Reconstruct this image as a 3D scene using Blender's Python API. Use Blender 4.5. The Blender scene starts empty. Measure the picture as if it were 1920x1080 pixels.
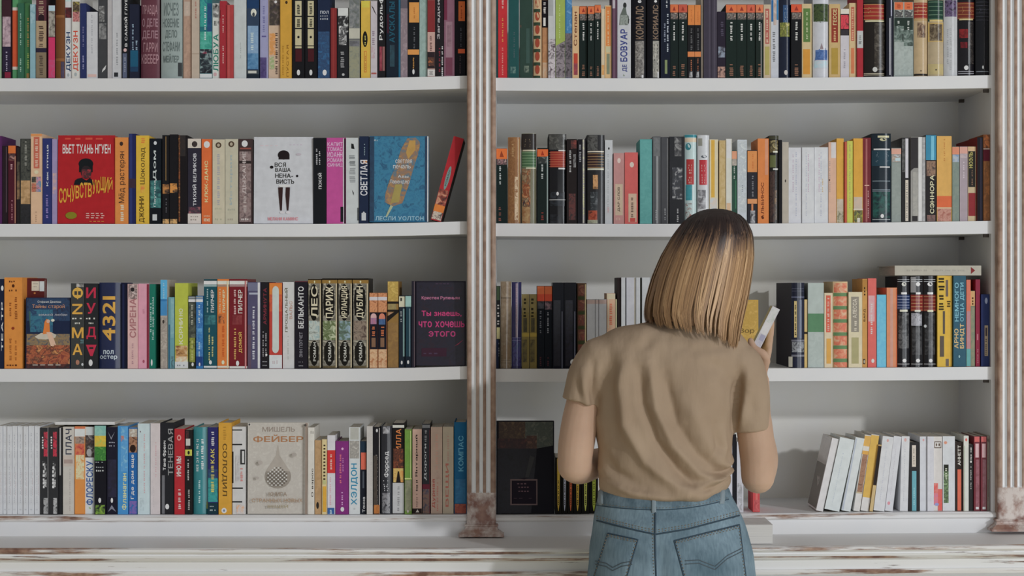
import bpy, bmesh, math, random
from mathutils import Vector, Matrix
from mathutils.bvhtree import BVHTree
from mathutils.geometry import delaunay_2d_cdt

# ------------------------------------------------------------------ camera, light, exposure
SC = bpy.context.scene
COL = SC.collection
CAM_D, CAM_Z, MM = 4.2, 1.43, 0.00125          # camera distance to the shelf fronts, height, metres per pixel there
cam_data = bpy.data.cameras.new('camera')
cam = bpy.data.objects.new('camera', cam_data)
COL.objects.link(cam)
cam.location = (0, -CAM_D, CAM_Z)
cam.rotation_euler = (math.pi / 2, 0, 0)
cam_data.sensor_width = 36.0
cam_data.lens = 36.0 * CAM_D / (1920 * MM)
cam_data.clip_start = 0.05
SC.camera = cam

world = bpy.data.worlds.new('room_daylight')
SC.world = world
world.use_nodes = True
wn = world.node_tree
wn.nodes['Background'].inputs[0].default_value = (1.0, 0.965, 0.92, 1)
wn.nodes['Background'].inputs[1].default_value = 0.25

sun_d = bpy.data.lights.new('window_sun', 'SUN')
sun_d.energy = 0.88
sun_d.angle = math.radians(2.2)
sun_d.color = (0.96, 0.97, 1.0)
sun = bpy.data.objects.new('window_sun', sun_d)
COL.objects.link(sun)
sun.location = (3, -4, 3)
sun.rotation_euler = Vector((-0.22, 0.29, -0.105)).to_track_quat('-Z', 'Y').to_euler()

win_d = bpy.data.lights.new('window_light', 'AREA')
win_d.shape = 'RECTANGLE'; win_d.size = 4.2; win_d.size_y = 1.75
win_d.energy = 62; win_d.color = (0.92, 0.96, 1.0)
win = bpy.data.objects.new('window_light', win_d)
COL.objects.link(win)
win.location = (2.5, -5.6, 0.92)
win.rotation_euler = (Vector((0.2, 0.1, 1.2)) - win.location).to_track_quat('-Z', 'Y').to_euler()

tall_d = bpy.data.lights.new('tall_window_light', 'AREA')
tall_d.shape = 'RECTANGLE'; tall_d.size = 0.8; tall_d.size_y = 3.0
tall_d.energy = 46; tall_d.color = (0.90, 0.95, 1.0)
tall = bpy.data.objects.new('tall_window_light', tall_d)
COL.objects.link(tall)
tall.location = (4.3, -4.4, 1.55)
tall.rotation_euler = (Vector((0.2, 0.1, 1.35)) - tall.location).to_track_quat('-Z', 'Y').to_euler()

SC.view_settings.view_transform = 'Standard'
SC.view_settings.look = 'None'
SC.view_settings.exposure = -0.18
SC.view_settings.gamma = 1.0
SC.view_settings.use_curve_mapping = False

# ------------------------------------------------------------------ helpers
GAIN = 1.46                                     # colours below are as seen; paint reflects this much more
def PX(px, Y=0.0): return (px - 960) * MM * (CAM_D + Y) / CAM_D
def PZ(py, Y=0.0): return CAM_Z - (py - 540) * MM * (CAM_D + Y) / CAM_D
def P(px, py, Y): return Vector((PX(px, Y), Y, PZ(py, Y)))

def lin(h, gain=None):
    g = GAIN if gain is None else gain
    out = []
    for i in (0, 2, 4):
        c = int(h[i:i + 2], 16) / 255
        c = c / 12.92 if c <= 0.04045 else ((c + 0.055) / 1.055) ** 2.4
        out.append(c * g)
    y = 0.25 * out[0] + 0.6 * out[1] + 0.15 * out[2]
    out = [min(0.93 * c + 0.07 * y, 0.86) for c in out]
    return (*out, 1)

MATS = {}
def base_mat(name):
    m = bpy.data.materials.new(name); m.use_nodes = True
    nt = m.node_tree
    return m, nt, nt.nodes['Principled BSDF']

def N(nt, t, **kw):
    n = nt.nodes.new(t)
    for k, v in kw.items(): setattr(n, k, v)
    return n

def ramp(nt, stops, const=False):
    r = N(nt, 'ShaderNodeValToRGB'); e = r.color_ramp.elements
    if const: r.color_ramp.interpolation = 'CONSTANT'
    while len(e) < len(stops): e.new(0.5)
    for el, (p, c) in zip(e, stops): el.position = p; el.color = c
    return r

def paper(h, fin='m'):
    """printed card: seen colour h; fin m matte, g gloss, t page edges"""
    k = ('paper', h, fin)
    if k in MATS: return MATS[k]
    m, nt, b = base_mat('print_' + h + '_' + fin)
    c = lin(h)
    tc = N(nt, 'ShaderNodeTexCoord')
    mp = N(nt, 'ShaderNodeMapping')
    mp.inputs['Scale'].default_value = (1, 1, 300) if fin == 'z' else ((300, 8, 1) if fin == 't' else (1, 1, 1))
    ns = N(nt, 'ShaderNodeTexNoise'); ns.inputs['Scale'].default_value = 4 if fin in 'tz' else 55
    ns.inputs['Detail'].default_value = 4
    nt.links.new(tc.outputs['Object'], mp.inputs['Vector']); nt.links.new(mp.outputs['Vector'], ns.inputs['Vector'])
    a = 0.72 if fin in 'tz' else 0.93
    r = ramp(nt, [(0.3, (c[0] * a, c[1] * a, c[2] * a, 1)), (0.7, (min(c[0] * 1.06, .9), min(c[1] * 1.06, .9), min(c[2] * 1.06, .9), 1))])
    nt.links.new(ns.outputs['Fac'], r.inputs['Fac']); nt.links.new(r.outputs['Color'], b.inputs['Base Color'])
    b.inputs['Roughness'].default_value = {'m': 0.62, 's': 0.34, 'g': 0.15, 't': 0.9, 'z': 0.9}[fin]
    b.inputs['Specular IOR Level'].default_value = {'m': 0.16, 's': 0.2, 'g': 0.5, 't': 0.1, 'z': 0.1}[fin]
    MATS[k] = m
    return m

def artmat(cols, fin='m', scale=70, stretch=(1, 1, 1)):
    k = ('art', tuple(cols), fin, scale, stretch)
    if k in MATS: return MATS[k]
    m, nt, b = base_mat('picture_' + '_'.join(cols))
    tc = N(nt, 'ShaderNodeTexCoord'); mp = N(nt, 'ShaderNodeMapping')
    mp.inputs['Scale'].default_value = stretch
    ns = N(nt, 'ShaderNodeTexNoise'); ns.inputs['Scale'].default_value = scale
    ns.inputs['Detail'].default_value = 5; ns.inputs['Distortion'].default_value = 1.2
    nt.links.new(tc.outputs['Object'], mp.inputs['Vector']); nt.links.new(mp.outputs['Vector'], ns.inputs['Vector'])
    n = len(cols)
    st = [(0.34 + 0.32 * i / max(1, n - 1), lin(c)) for i, c in enumerate(cols)]
    r = ramp(nt, st)
    nt.links.new(ns.outputs['Fac'], r.inputs['Fac']); nt.links.new(r.outputs['Color'], b.inputs['Base Color'])
    b.inputs['Roughness'].default_value = {'g': 0.15, 's': 0.34}.get(fin, 0.6)
    MATS[k] = m
    return m

def paint_mat(name, c1, c2, worn=None, lo=0.5, hi=0.58, scale=3.0, stretch=(1, 1, 1), rough=0.5):
    """old white paint, two mottled tones; where the long streaky noise is high the wood shows"""
    m, nt, b = base_mat(name)
    tc = N(nt, 'ShaderNodeTexCoord')
    n1 = N(nt, 'ShaderNodeTexNoise'); n1.inputs['Scale'].default_value = 6; n1.inputs['Detail'].default_value = 5
    nt.links.new(tc.outputs['Object'], n1.inputs['Vector'])
    r1 = ramp(nt, [(0.35, lin(c1, 1.7)), (0.65, lin(c2, 1.7))])
    nt.links.new(n1.outputs['Fac'], r1.inputs['Fac'])
    out = r1.outputs['Color']
    if worn:
        mp = N(nt, 'ShaderNodeMapping'); mp.inputs['Scale'].default_value = stretch
        n2 = N(nt, 'ShaderNodeTexNoise'); n2.inputs['Scale'].default_value = scale; n2.inputs['Detail'].default_value = 8
        n2.inputs['Roughness'].default_value = 0.65
        nt.links.new(tc.outputs['Object'], mp.inputs['Vector']); nt.links.new(mp.outputs['Vector'], n2.inputs['Vector'])
        r2 = ramp(nt, [(lo, (0, 0, 0, 1)), (hi, (1, 1, 1, 1))])
        nt.links.new(n2.outputs['Fac'], r2.inputs['Fac'])
        n3 = N(nt, 'ShaderNodeTexNoise'); n3.inputs['Scale'].default_value = 40
        nt.links.new(tc.outputs['Object'], n3.inputs['Vector'])
        r3 = ramp(nt, [(0.35, lin(worn[0], 1.6)), (0.65, lin(worn[1], 1.6))])
        nt.links.new(n3.outputs['Fac'], r3.inputs['Fac'])
        mx = N(nt, 'ShaderNodeMix', data_type='RGBA')
        nt.links.new(r2.outputs['Color'], mx.inputs[0]); nt.links.new(out, mx.inputs[6]); nt.links.new(r3.outputs['Color'], mx.inputs[7])
        out = mx.outputs[2]
        bp = N(nt, 'ShaderNodeBump'); bp.inputs['Strength'].default_value = 0.25; bp.inputs['Distance'].default_value = 0.002; bp.invert = True
        nt.links.new(r2.outputs['Color'], bp.inputs['Height']); nt.links.new(bp.outputs['Normal'], b.inputs['Normal'])
    nt.links.new(out, b.inputs['Base Color'])
    b.inputs['Roughness'].default_value = rough
    return m

class MB:
    """collects polygons with their materials, then links ONE mesh object"""
    def __init__(s): s.v, s.f, s.m, s.sm, s.mats = [], [], [], [], []
    def mi(s, mat):
        if mat not in s.mats: s.mats.append(mat)
        return s.mats.index(mat)
    def poly(s, pts, mat, smooth=False):
        i = len(s.v); s.v.extend([tuple(p) for p in pts]); s.f.append(tuple(range(i, i + len(pts))))
        s.m.append(s.mi(mat)); s.sm.append(smooth)
    def grid(s, rows, mat, smooth=True, closed=False, flip=False, matf=None):
        """rows of equal length; quads between them, vertices shared"""
        i0 = len(s.v); n = len(rows[0])
        for r in rows: s.v.extend([tuple(p) for p in r])
        k = s.mi(mat) if mat else 0
        for a in range(len(rows) - 1):
            for b in range(n if closed else n - 1):
                q = (i0 + a * n + b, i0 + a * n + (b + 1) % n, i0 + (a + 1) * n + (b + 1) % n, i0 + (a + 1) * n + b)
                s.f.append(q[::-1] if flip else q)
                s.m.append(s.mi(matf(a, b)) if matf else k); s.sm.append(smooth)
        return i0
    def box(s, x0, x1, y0, y1, z0, z1, mat, nx=1, dz=None):
        for j in range(nx):
            a, b = x0 + (x1 - x0) * j / nx, x0 + (x1 - x0) * (j + 1) / nx
            da, db = (dz(a), dz(b)) if dz else (0, 0)
            c = [Vector(p) for p in ((a, y0, z0 + da), (b, y0, z0 + db), (b, y1, z0 + db), (a, y1, z0 + da),
                                     (a, y0, z1 + da), (b, y0, z1 + db), (b, y1, z1 + db), (a, y1, z1 + da))]
            fs = [(0, 1, 5, 4), (3, 2, 1, 0), (4, 5, 6, 7), (2, 3, 7, 6)]
            if j == 0: fs.append((3, 0, 4, 7))
            if j == nx - 1: fs.append((1, 2, 6, 5))
            for f in fs: s.poly([c[q] for q in f], mat)
    def build(s, name, parent=None, loc=None, merge=0.0):
        me = bpy.data.meshes.new(name)
        me.from_pydata(s.v, [], s.f)
        for m in s.mats: me.materials.append(m)
        me.polygons.foreach_set('material_index', s.m)
        me.polygons.foreach_set('use_smooth', s.sm)
        if merge:
            bm = bmesh.new(); bm.from_mesh(me)
            bmesh.ops.remove_doubles(bm, verts=bm.verts, dist=merge)
            bm.to_mesh(me); bm.free()
        me.update()
        o = bpy.data.objects.new(name, me); COL.objects.link(o)
        if parent is not None: o.parent = parent
        if loc is not None: o.location = loc
        return o

def tag(o, label=None, cat=None, group=None, kind=None):
    if label: o['label'] = label
    if cat: o['category'] = cat
    if group: o['group'] = group
    if kind: o['kind'] = kind
    return o

def empty(name, loc):
    o = bpy.data.objects.new(name, None); COL.objects.link(o); o.location = loc; o.empty_display_size = 0.05
    return o

# ------------------------------------------------------------------ the setting
WHITE = paint_mat('bookcase_white_paint', 'b8b9bb', 'bebfc1')
BACKW = paint_mat('bookcase_back_paint', 'c0bbb4', 'c5c1bb')
RIDGE = paint_mat('pilaster_worn_ridges', '9c897c', 'a89689', ('775c4c', '917765'), 0.30, 0.52, 2.2, (14, 14, 1.6))
FLUTE = paint_mat('pilaster_flute_paint', 'babbbe', 'c8c9cc', ('8d7867', 'a08c7c'), 0.66, 0.74, 2.4, (12, 12, 1.5))
BLOCK = paint_mat('pilaster_block_worn', 'a39891', 'b5aca6', ('6e4a40', '8a6a5c'), 0.38, 0.52, 9, (2, 2, 1.6))
EDGE = paint_mat('moulding_worn_edge', 'bab8b5', 'c6c6c6', ('66473a', '957966'), 0.50, 0.58, 1.4, (2, 30, 30))
MOULD = paint_mat('moulding_paint', 'bcbdbf', 'c8c9cb', ('3f2d28', '7a6052'), 0.60, 0.65, 2.0, (2.2, 40, 40))
LEDGE = paint_mat('ledge_paint', 'bcbdc0', 'c6c7ca', ('9a8678', 'a08c7c'), 0.70, 0.80, 2.2, (1, 6, 6))
WALLM = paint_mat('wall_plaster', 'b5b0aa', 'bfbab4')
FLOORM = paint_mat('floor_boards', 'c8b296', 'd0bb9f', ('b8a084', 'c0a98e'), 0.5, 0.7, 3, (0.6, 8, 1))

b = MB(); b.box(-3.2, 3.2, 0.335, 0.45, 0, 3.0, WALLM); tag(b.build('wall_back'), kind='structure')
b = MB(); b.box(-3.2, 3.2, -5.4, 0.335, -0.06, 0, FLOORM); tag(b.build('floor'), kind='structure')

# ------------------------------------------------------------------ the bookcase
BD = 0.305                                       # depth of the shelves
ROWS = [(147, 171), (420, 444), (692, 716), (966, 978)]
def tilt(x): return 0.0085 * max(0.0, x) / 1.13   # the base rises a little to the right
def sag(row, side):
    if side == 'L':
        def f(x):
            p = x / MM + 960
            return 0.0 if p < 560 else 0.0062 * ((p - 560) / 310) ** 2 * (0.25 if row == 3 else 1)
        return f
    if row == 3: return lambda x: tilt(x)
    def g(x):
        p = x / MM + 960
        t = (p - 930) / 928
        return (0.0015 - 0.0090 * t + 0.0150 * t * t) if row != 2 else (0.0002 + 0.005 * t * t)
    return g

BAYS = {'L': (PX(-95), PX(876)), 'R': (PX(930), PX(1858.5))}
case = tag(empty('bookcase', (0, 0.14, 0)), 'tall white painted built-in bookcase with worn fluted pilasters', 'bookcase')
CT = Matrix.Translation((0, -0.14, 0))
def cpart(mb, name, parent=None):
    o = mb.build(name, parent or case)
    if parent is None: o.location = (0, -0.14, 0)
    return o

for side, (xa, xb) in BAYS.items():
    b = MB(); b.box(xa - 0.01, xb + 0.01, BD, BD + 0.018, PZ(990), PZ(-250), BACKW); cpart(b, 'back_panel')
    for r, (yt, yb) in enumerate(ROWS):
        b = MB(); dz = sag(r, side)
        if r < 3: b.box(xa, xb, 0.0, BD, PZ(yb), PZ(yt), WHITE, 28, dz)
        else: b.box(xa, xb + (0.018 if side == 'R' else 0), -0.004, BD, PZ(982), PZ(966), WHITE, 28, dz)
        cpart(b, 'shelf')
b = MB(); b.box(PX(-150), PX(1930), 0.0, BD, PZ(-150), PZ(-126), WHITE); cpart(b, 'top_shelf')
b = MB()
for i, (ya, yb, Y) in enumerate(((-150, -165, -0.03), (-165, -185, -0.045), (-185, -195, -0.075), (-195, -225, -0.09), (-225, -250, -0.12))):
    b.box(PX(-160), PX(1940), Y, BD, PZ(ya), PZ(yb), MOULD)
cpart(b, 'cornice')
b = MB(); b.box(PX(1858.5), PX(1872), 0.0, BD, PZ(1000), PZ(-126), WHITE); cpart(b, 'side_panel')
b = MB(); b.box(PX(1872), PX(1925), -0.002, BD, PZ(1000), PZ(-126), WHITE); cpart(b, 'side_panel')
b = MB(); b.box(PX(-148), PX(-95), -0.002, BD, PZ(1000), PZ(-126), WHITE); cpart(b, 'side_panel')
b = MB(); b.box(PX(876), PX(930), -0.002, BD, PZ(1000), PZ(-126), WHITE); cpart(b, 'divider_panel')
# small shelf pegs under the right ends
for r in (0, 1, 2):
    for yy in (0.02, 0.25):
        b = MB(); x = BAYS['R'][1]; z = PZ(ROWS[r][1]) + sag(r, 'R')(x)
        b.box(x - 0.012, x, yy, yy + 0.008, z - 0.008, z, paper('4a4440')); cpart(b, 'shelf_peg')

def pilaster(xa, xb, drop):
    """fluted strip with round-ended flutes, a plain worn block, and a flared foot (pixel columns at its face)"""
    Yf = -0.026
    L, R = PX(xa, Yf), PX(xb, Yf)
    W = R - L
    fl = [(0.16, 0.315), (0.43, 0.56), (0.665, 0.82)]
    us = sorted(set([0, 0.02, 0.06, 1, 0.98, 0.94] + [a + (c - a) * k / 8 for a, c in fl for k in range(9)]))
    zt, ze, zb = PZ(-126), PZ(924 - drop, Yf), PZ(985 - drop, Yf)
    hw = 0.095 * W
    zs = [zt, ze + 0.6, ze + 0.1] + [ze + hw * (1 - math.cos(math.pi / 2 * k / 6)) * 1.0 for k in range(6, -1, -1)] + [ze - 0.02, zb]
    def dep(u, z):
        d = 0.004 * max(0, (abs(u - .5) - .44) / .06) ** 2
        for a, c in fl:
            m, h = (a + c) / 2, (c - a) / 2
            if a <= u <= c:
                q = ((u - m) / h) ** 2
                if z < ze + hw: q += max(0, (ze + hw - z) / hw) ** 2
                if q < 1: d += 0.0055 * math.sqrt(1 - q)
        return Yf + d
    b = MB()
    rows = [[(L + W * u, dep(u, z), z) for u in us] for z in zs]
    def mf(a, k):
        um = (us[k] + us[k + 1]) / 2
        if zs[a + 1] < ze - 0.001: return BLOCK
        return FLUTE if any(p <= um <= c for p, c in fl) else RIDGE
    b.grid(rows, RIDGE, True, flip=True, matf=mf)
    for X, fl_ in ((L, False), (R, True)):
        q = [(X, Yf + 0.004, zb), (X, Yf + 0.004, zt), (X, 0.0, zt), (X, 0.0, zb)]
        b.poly(q if not fl_ else q[::-1], RIDGE)
    pil = cpart(b, 'pilaster')
    b = MB(); rings = []
    z1 = zb + 0.002; z0 = PZ(1007 - drop, Yf - 0.02)
    for t, e in ((0, 0.000), (0.0, 0.004), (0.12, 0.006), (0.2, 0.003), (0.45, 0.005), (0.62, 0.012), (0.78, 0.017), (0.8, 0.019), (1, 0.019)):
        z = z1 + (z0 - z1) * t
        rings.append([(L - e, 0.0, z), (L - e, Yf - e, z), (R + e, Yf - e, z), (R + e, 0.0, z)])
    b.grid(rings, BLOCK, False, flip=True)
    b.poly(rings[0][::-1], BLOCK); b.poly(rings[-1], BLOCK)
    b.build('pilaster_foot', pil)
pilaster(875.5, 929.5, 0)
pilaster(1871, 1926, 10)
pilaster(-149, -95, 0)

# base: bead and fascia under the bottom shelf, ledge, cornice moulding of the lower cabinet
XL, XR = PX(-170), PX(2010)
def run(prof, mat, name, matf=None):
    b = MB(); n = 40
    cols = []
    for j in range(n + 1):
        x = XL + (XR - XL) * j / n
        cols.append([(x, Y, z + tilt(x)) for Y, z in prof])
    b.grid(cols, mat, False, flip=True, matf=(lambda a, k: matf[k]) if matf else None)
    b.poly(cols[0], mat); b.poly(cols[-1][::-1], mat)
    return cpart(b, name)
run([(0.02, PZ(967)), (-0.008, PZ(967)), (-0.012, PZ(970)), (-0.012, PZ(975)), (-0.007, PZ(978)), (0.02, PZ(978))], EDGE, 'shelf_bead')
run([(0.02, PZ(977.5)), (-0.006, PZ(977.5)), (-0.006, 0.846), (0.02, 0.846)], WHITE, 'fascia')
LZ = PZ(1004.5)
def q(Y, py): return (Y, PZ(py, Y))
run([(0.29, LZ), (-0.196, LZ), q(-0.2, 1028), q(-0.205, 1031), q(-0.205, 1036), q(-0.197, 1040), q(-0.197, 1042.5), q(-0.2, 1043), q(-0.198, 1047),
     q(-0.19, 1052), q(-0.186, 1053.5), q(-0.18, 1054.5), q(-0.176, 1071), q(-0.182, 1072), q(-0.184, 1076), q(-0.182, 1081), (-0.06, PZ(1081, -0.18)), (0.29, PZ(1081, -0.18))],
    MOULD, 'ledge', [LEDGE, EDGE, EDGE, EDGE, EDGE, MOULD, MOULD, MOULD, EDGE, MOULD, MOULD, MOULD, MOULD, EDGE, EDGE, MOULD, WHITE])
b = MB(); zc = PZ(1081, -0.18) + 0.004
b.box(XL + 0.06, XR - 0.06, -0.06, 0.30, 0.09, zc, WHITE); cpart(b, 'cabinet_body')
b = MB(); b.box(XL + 0.03, XR - 0.03, -0.085, 0.30, 0.0, 0.09, MOULD); cpart(b, 'plinth')
nd = 5; dw = (XR - XL - 0.16) / nd
for i in range(nd):
    xa, xb = XL + 0.08 + i * dw + 0.012, XL + 0.08 + (i + 1) * dw - 0.012
    b = MB(); b.box(xa, xb, -0.080, -0.0605, 0.12, zc - 0.05, WHITE)
    b.box(xa + 0.07, xb - 0.07, -0.088, -0.080, 0.19, zc - 0.12, MOULD)
    d = cpart(b, 'cabinet_door')
    b = MB()
    ring = lambda y, r: [((xa + xb) / 2 + (0.19 if i % 2 else -0.19) + r * math.cos(t * math.pi / 6), y, 0.48 + r * math.sin(t * math.pi / 6)) for t in range(12)]
    b.grid([ring(-0.0805, 0.006), ring(-0.09, 0.006), ring(-0.094, 0.013), ring(-0.104, 0.015), ring(-0.11, 0.008)], paper('6a5a4a', 'g'), True, closed=True)
    b.poly(ring(-0.11, 0.008), paper('6a5a4a', 'g')); b.build('door_knob', d)
# ------------------------------------------------------------------ lettering: each character is made once from the built-in font
GLYPH = {}
def fill_outline(V, E):
    """triangles inside an outline whose contours may overlap (non-zero winding)"""
    P_, _, F = delaunay_2d_cdt(V, E, [], 0, 1e-6)[:3]
    keep = []
    for f in F:
        cx = sum(P_[i].x for i in f) / 3; cy = sum(P_[i].y for i in f) / 3; wn_ = 0
        for a, b in E:
            A, B = V[a], V[b]
            if (A.y <= cy) != (B.y <= cy) and A.x + (cy - A.y) * (B.x - A.x) / (B.y - A.y) > cx: wn_ += 1 if B.y > A.y else -1
        if wn_: keep.append(tuple(f))
    return [(p.x, p.y) for p in P_], keep

def load_glyphs(chars):
    todo = []
    for ch in chars:
        c = bpy.data.curves.new('glyph', 'FONT'); c.body = ch; c.size = 30; c.resolution_u = 3; c.fill_mode = 'NONE'
        o = bpy.data.objects.new('glyph', c); COL.objects.link(o); todo.append((ch, o, c))
    bpy.context.view_layer.update()
    dg = bpy.context.evaluated_depsgraph_get()
    for ch, o, c in todo:
        me = bpy.data.meshes.new_from_object(o.evaluated_get(dg))
        V = [Vector((v.co.x / 30, v.co.y / 30)) for v in me.vertices]; E = [tuple(e.vertices) for e in me.edges]
        nx = {}; pv = {}
        for a, b in E:                           # a closing edge may be listed backwards
            if a in nx: a, b = b, a
            nx[a] = b; pv[b] = a
        E = list(nx.items())
        tot = sum(V[a].x * V[b].y - V[b].x * V[a].y for a, b in E)
        sg_ = -1 if tot > 0 else 1
        for bold in (0, 1):
            W_ = V
            if bold:
                W_ = []
                for i, v in enumerate(V):
                    if i not in nx or i not in pv: W_.append(v); continue
                    d1, d2 = (v - V[pv[i]]), (V[nx[i]] - v)
                    d1 = d1.normalized() if d1.length > 1e-7 else d2.normalized(); d2 = d2.normalized() if d2.length > 1e-7 else d1
                    n_ = Vector((-(d1.y + d2.y), d1.x + d2.x)); n_ = n_.normalized() if n_.length > 1e-4 else Vector((-d1.y, d1.x))
                    W_.append(v + n_ * (0.019 * sg_ / max(.5, n_.dot(Vector((-d1.y, d1.x))))))
            vs, fs = fill_outline(W_, E)
            x0 = min((v[0] for v in vs), default=0); x1 = max((v[0] for v in vs), default=0.2)
            GLYPH[ch, bold] = ([(x - x0, y) for x, y in vs], fs, x1 - x0)
        bpy.data.meshes.remove(me); bpy.data.objects.remove(o); bpy.data.curves.remove(c)

def text2d(s, bold=1, gap=0.09):
    """triangles of a line of text in a unit box (0..1, 0..1)"""
    out, x = [], 0.0
    for ch in s:
        if ch == ' ': x += 0.32; continue
        vs, fs, w = GLYPH[ch, bold]
        out.append(([(vx + x, vy) for vx, vy in vs], fs)); x += w + gap
    allv = [v for g, _ in out for v in g]
    xa, xb = min(v[0] for v in allv), max(v[0] for v in allv); ya, yb = min(v[1] for v in allv), max(v[1] for v in allv)
    yb = max(yb, ya + 0.3)
    return [([((vx - xa) / (xb - xa), (vy - ya) / (yb - ya)) for vx, vy in g], fs) for g, fs in out]

def finer(g, fs, across, lim):
    """cuts triangles that reach far round a rounded spine"""
    g = list(g); out = []; todo = list(fs)
    while todo:
        a, b, c = todo.pop()
        e = max(((a, b, c), (b, c, a), (c, a, b)), key=lambda t: abs(g[t[0]][across] - g[t[1]][across]))
        if abs(g[e[0]][across] - g[e[1]][across]) <= lim: out.append((a, b, c)); continue
        g.append(((g[e[0]][0] + g[e[1]][0]) / 2, (g[e[0]][1] + g[e[1]][1]) / 2)); m = len(g) - 1
        todo += [(e[0], m, e[2]), (m, e[1], e[2])]
    return g, out

# ------------------------------------------------------------------ printing on a surface f(u, z, k): k is the print layer
def dashes(rng, n):
    """word-like runs of small strokes along 0..1 for writing too small to read"""
    t, out = 0.0, []
    step = 1.0 / n
    while t < 1 - step * 0.5:
        wl = rng.randint(2, 6)
        for _ in range(wl):
            if t + step * 0.62 > 1: break
            out.append((t, t + step * rng.uniform(0.5, 0.72), rng.uniform(0, 0.18), rng.uniform(0.78, 1)))
            t += step
        t += step * 0.9
    return out

def prints(items, f, toz, gl, cover, title, rng, usegs):
    """draws the items; cover collects colour areas, title collects the lettering"""
    k = 0
    for it in items.split(';'):
        t = it.split()
        if not t: continue
        k += 1
        op = t[0] if len(t[0]) == 1 else 'B'
        if op == 'B': t = ['B'] + t
        def area(z0, z1, u0, u1, m, to=cover):
            n = max(1, math.ceil(usegs * (u1 - u0)))
            to.grid([[f(u0 + (u1 - u0) * j / n, z, k) for j in range(n + 1)] for z in (z0, z1)], m, True)
        if op == 'B':
            u0, u1 = (float(t[4]) / 100, float(t[5]) / 100) if len(t) > 5 else (0.0, 1.0)
            area(toz(float(t[3])), toz(float(t[2])), u0, u1, paper(t[1], gl))
        elif op == 'A':
            area(toz(float(t[2])), toz(float(t[1])), float(t[3]) / 100, float(t[4]) / 100, artmat(t[5:], gl))
        elif op == 'G':
            z1, z0, n = toz(float(t[2])), toz(float(t[3])), int(t[4])
            for j in range(n):
                z = z1 + (z0 - z1) * (j / max(1, n - 1)); area(z - 0.0006, z + 0.0006, 0.04, 0.96, paper(t[1], gl))
        elif op == 'O' or op == 'E':
            if op == 'E':
                c, zy, sz = t[1], float(t[2]), float(t[3]) if len(t) > 3 else 22
                z0, z1 = toz(zy + sz), toz(zy - sz); u0, u1 = 0.28, 0.72
            else:
                c = t[1]; z1, z0 = toz(float(t[2])), toz(float(t[3])); u0, u1 = float(t[4]) / 100, float(t[5]) / 100
            pts = [f((u0 + u1) / 2 + (u1 - u0) / 2 * math.cos(a * math.pi / 10), (z0 + z1) / 2 + (z1 - z0) / 2 * math.sin(a * math.pi / 10), k) for a in range(20)]
            cover.poly(pts, paper(c, gl), True)
        elif op == 'N':        # polygon: N colour y x y x ...
            v = [float(x) for x in t[2:]]
            cover.poly([f(v[j + 1] / 100, toz(v[j]), k) for j in range(0, len(v), 2)], paper(t[1], gl), True)
        elif op == 'Q':        # picture polygon: Q n colours y x y x ...
            nc = int(t[1]); v = [float(x) for x in t[2 + nc:]]
            cover.poly([f(v[j + 1] / 100, toz(v[j]), k) for j in range(0, len(v), 2)], artmat(t[2:2 + nc], gl), True)
        elif op in 'VWHvwh':
            z1, z0 = toz(float(t[2])), toz(float(t[3])); u0, u1 = float(t[4]) / 100, float(t[5]) / 100
            m = paper(t[1], gl)
            for g, fs in text2d(' '.join(t[6:]), 1 if op in 'VWH' else 0):
                if usegs > 2: g, fs = finer(g, fs, 1 if op in 'VvWw' else 0, 0.1 / (u1 - u0))
                if op in 'Vv': pts = [f(u1 - (u1 - u0) * y, z0 + (z1 - z0) * x, k) for x, y in g]
                elif op in 'Ww': pts = [f(u0 + (u1 - u0) * y, z1 - (z1 - z0) * x, k) for x, y in g]
                else: pts = [f(u0 + (u1 - u0) * x, z0 + (z1 - z0) * y, k) for x, y in g]
                i = len(title.v); title.v.extend([tuple(p) for p in pts])
                for q_ in fs:
                    title.f.append(tuple(i + j for j in q_)); title.m.append(title.mi(m)); title.sm.append(False)
        elif op in 'DR':       # unreadable writing: D runs up the spine, R runs across
            z1, z0 = toz(float(t[2])), toz(float(t[3])); u0, u1 = float(t[4]) / 100, float(t[5]) / 100
            m = paper(t[1], gl); n = int(t[6]) if len(t) > 6 else max(4, round(abs(z1 - z0) / 0.0042))
            for a, b_, lo, hi in dashes(rng, n):
                if op == 'D':
                    za, zb = z0 + (z1 - z0) * a, z0 + (z1 - z0) * b_; ua, ub = u0 + (u1 - u0) * lo, u0 + (u1 - u0) * hi
                else:
                    ua, ub = u0 + (u1 - u0) * a, u0 + (u1 - u0) * b_; za, zb = z0 + (z1 - z0) * lo, z0 + (z1 - z0) * hi
                title.poly([f(ua, za, k), f(ub, za, k), f(ub, zb, k), f(ua, zb, k)], m)

def scan_chars(text):
    return set(text)

SHELF = {(0, 'L'): 'top left shelf', (1, 'L'): 'second left shelf', (2, 'L'): 'third left shelf', (3, 'L'): 'bottom left shelf',
         (0, 'R'): 'top right shelf', (1, 'R'): 'second right shelf', (2, 'R'): 'third right shelf', (3, 'R'): 'bottom right shelf'}
def base_z(row, side, x, w=0.0):
    g = sag(row, side)
    return PZ(ROWS[row][0]) + max(g(x - w / 2), g(x), g(x + w / 2)) + 0.0005

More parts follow.
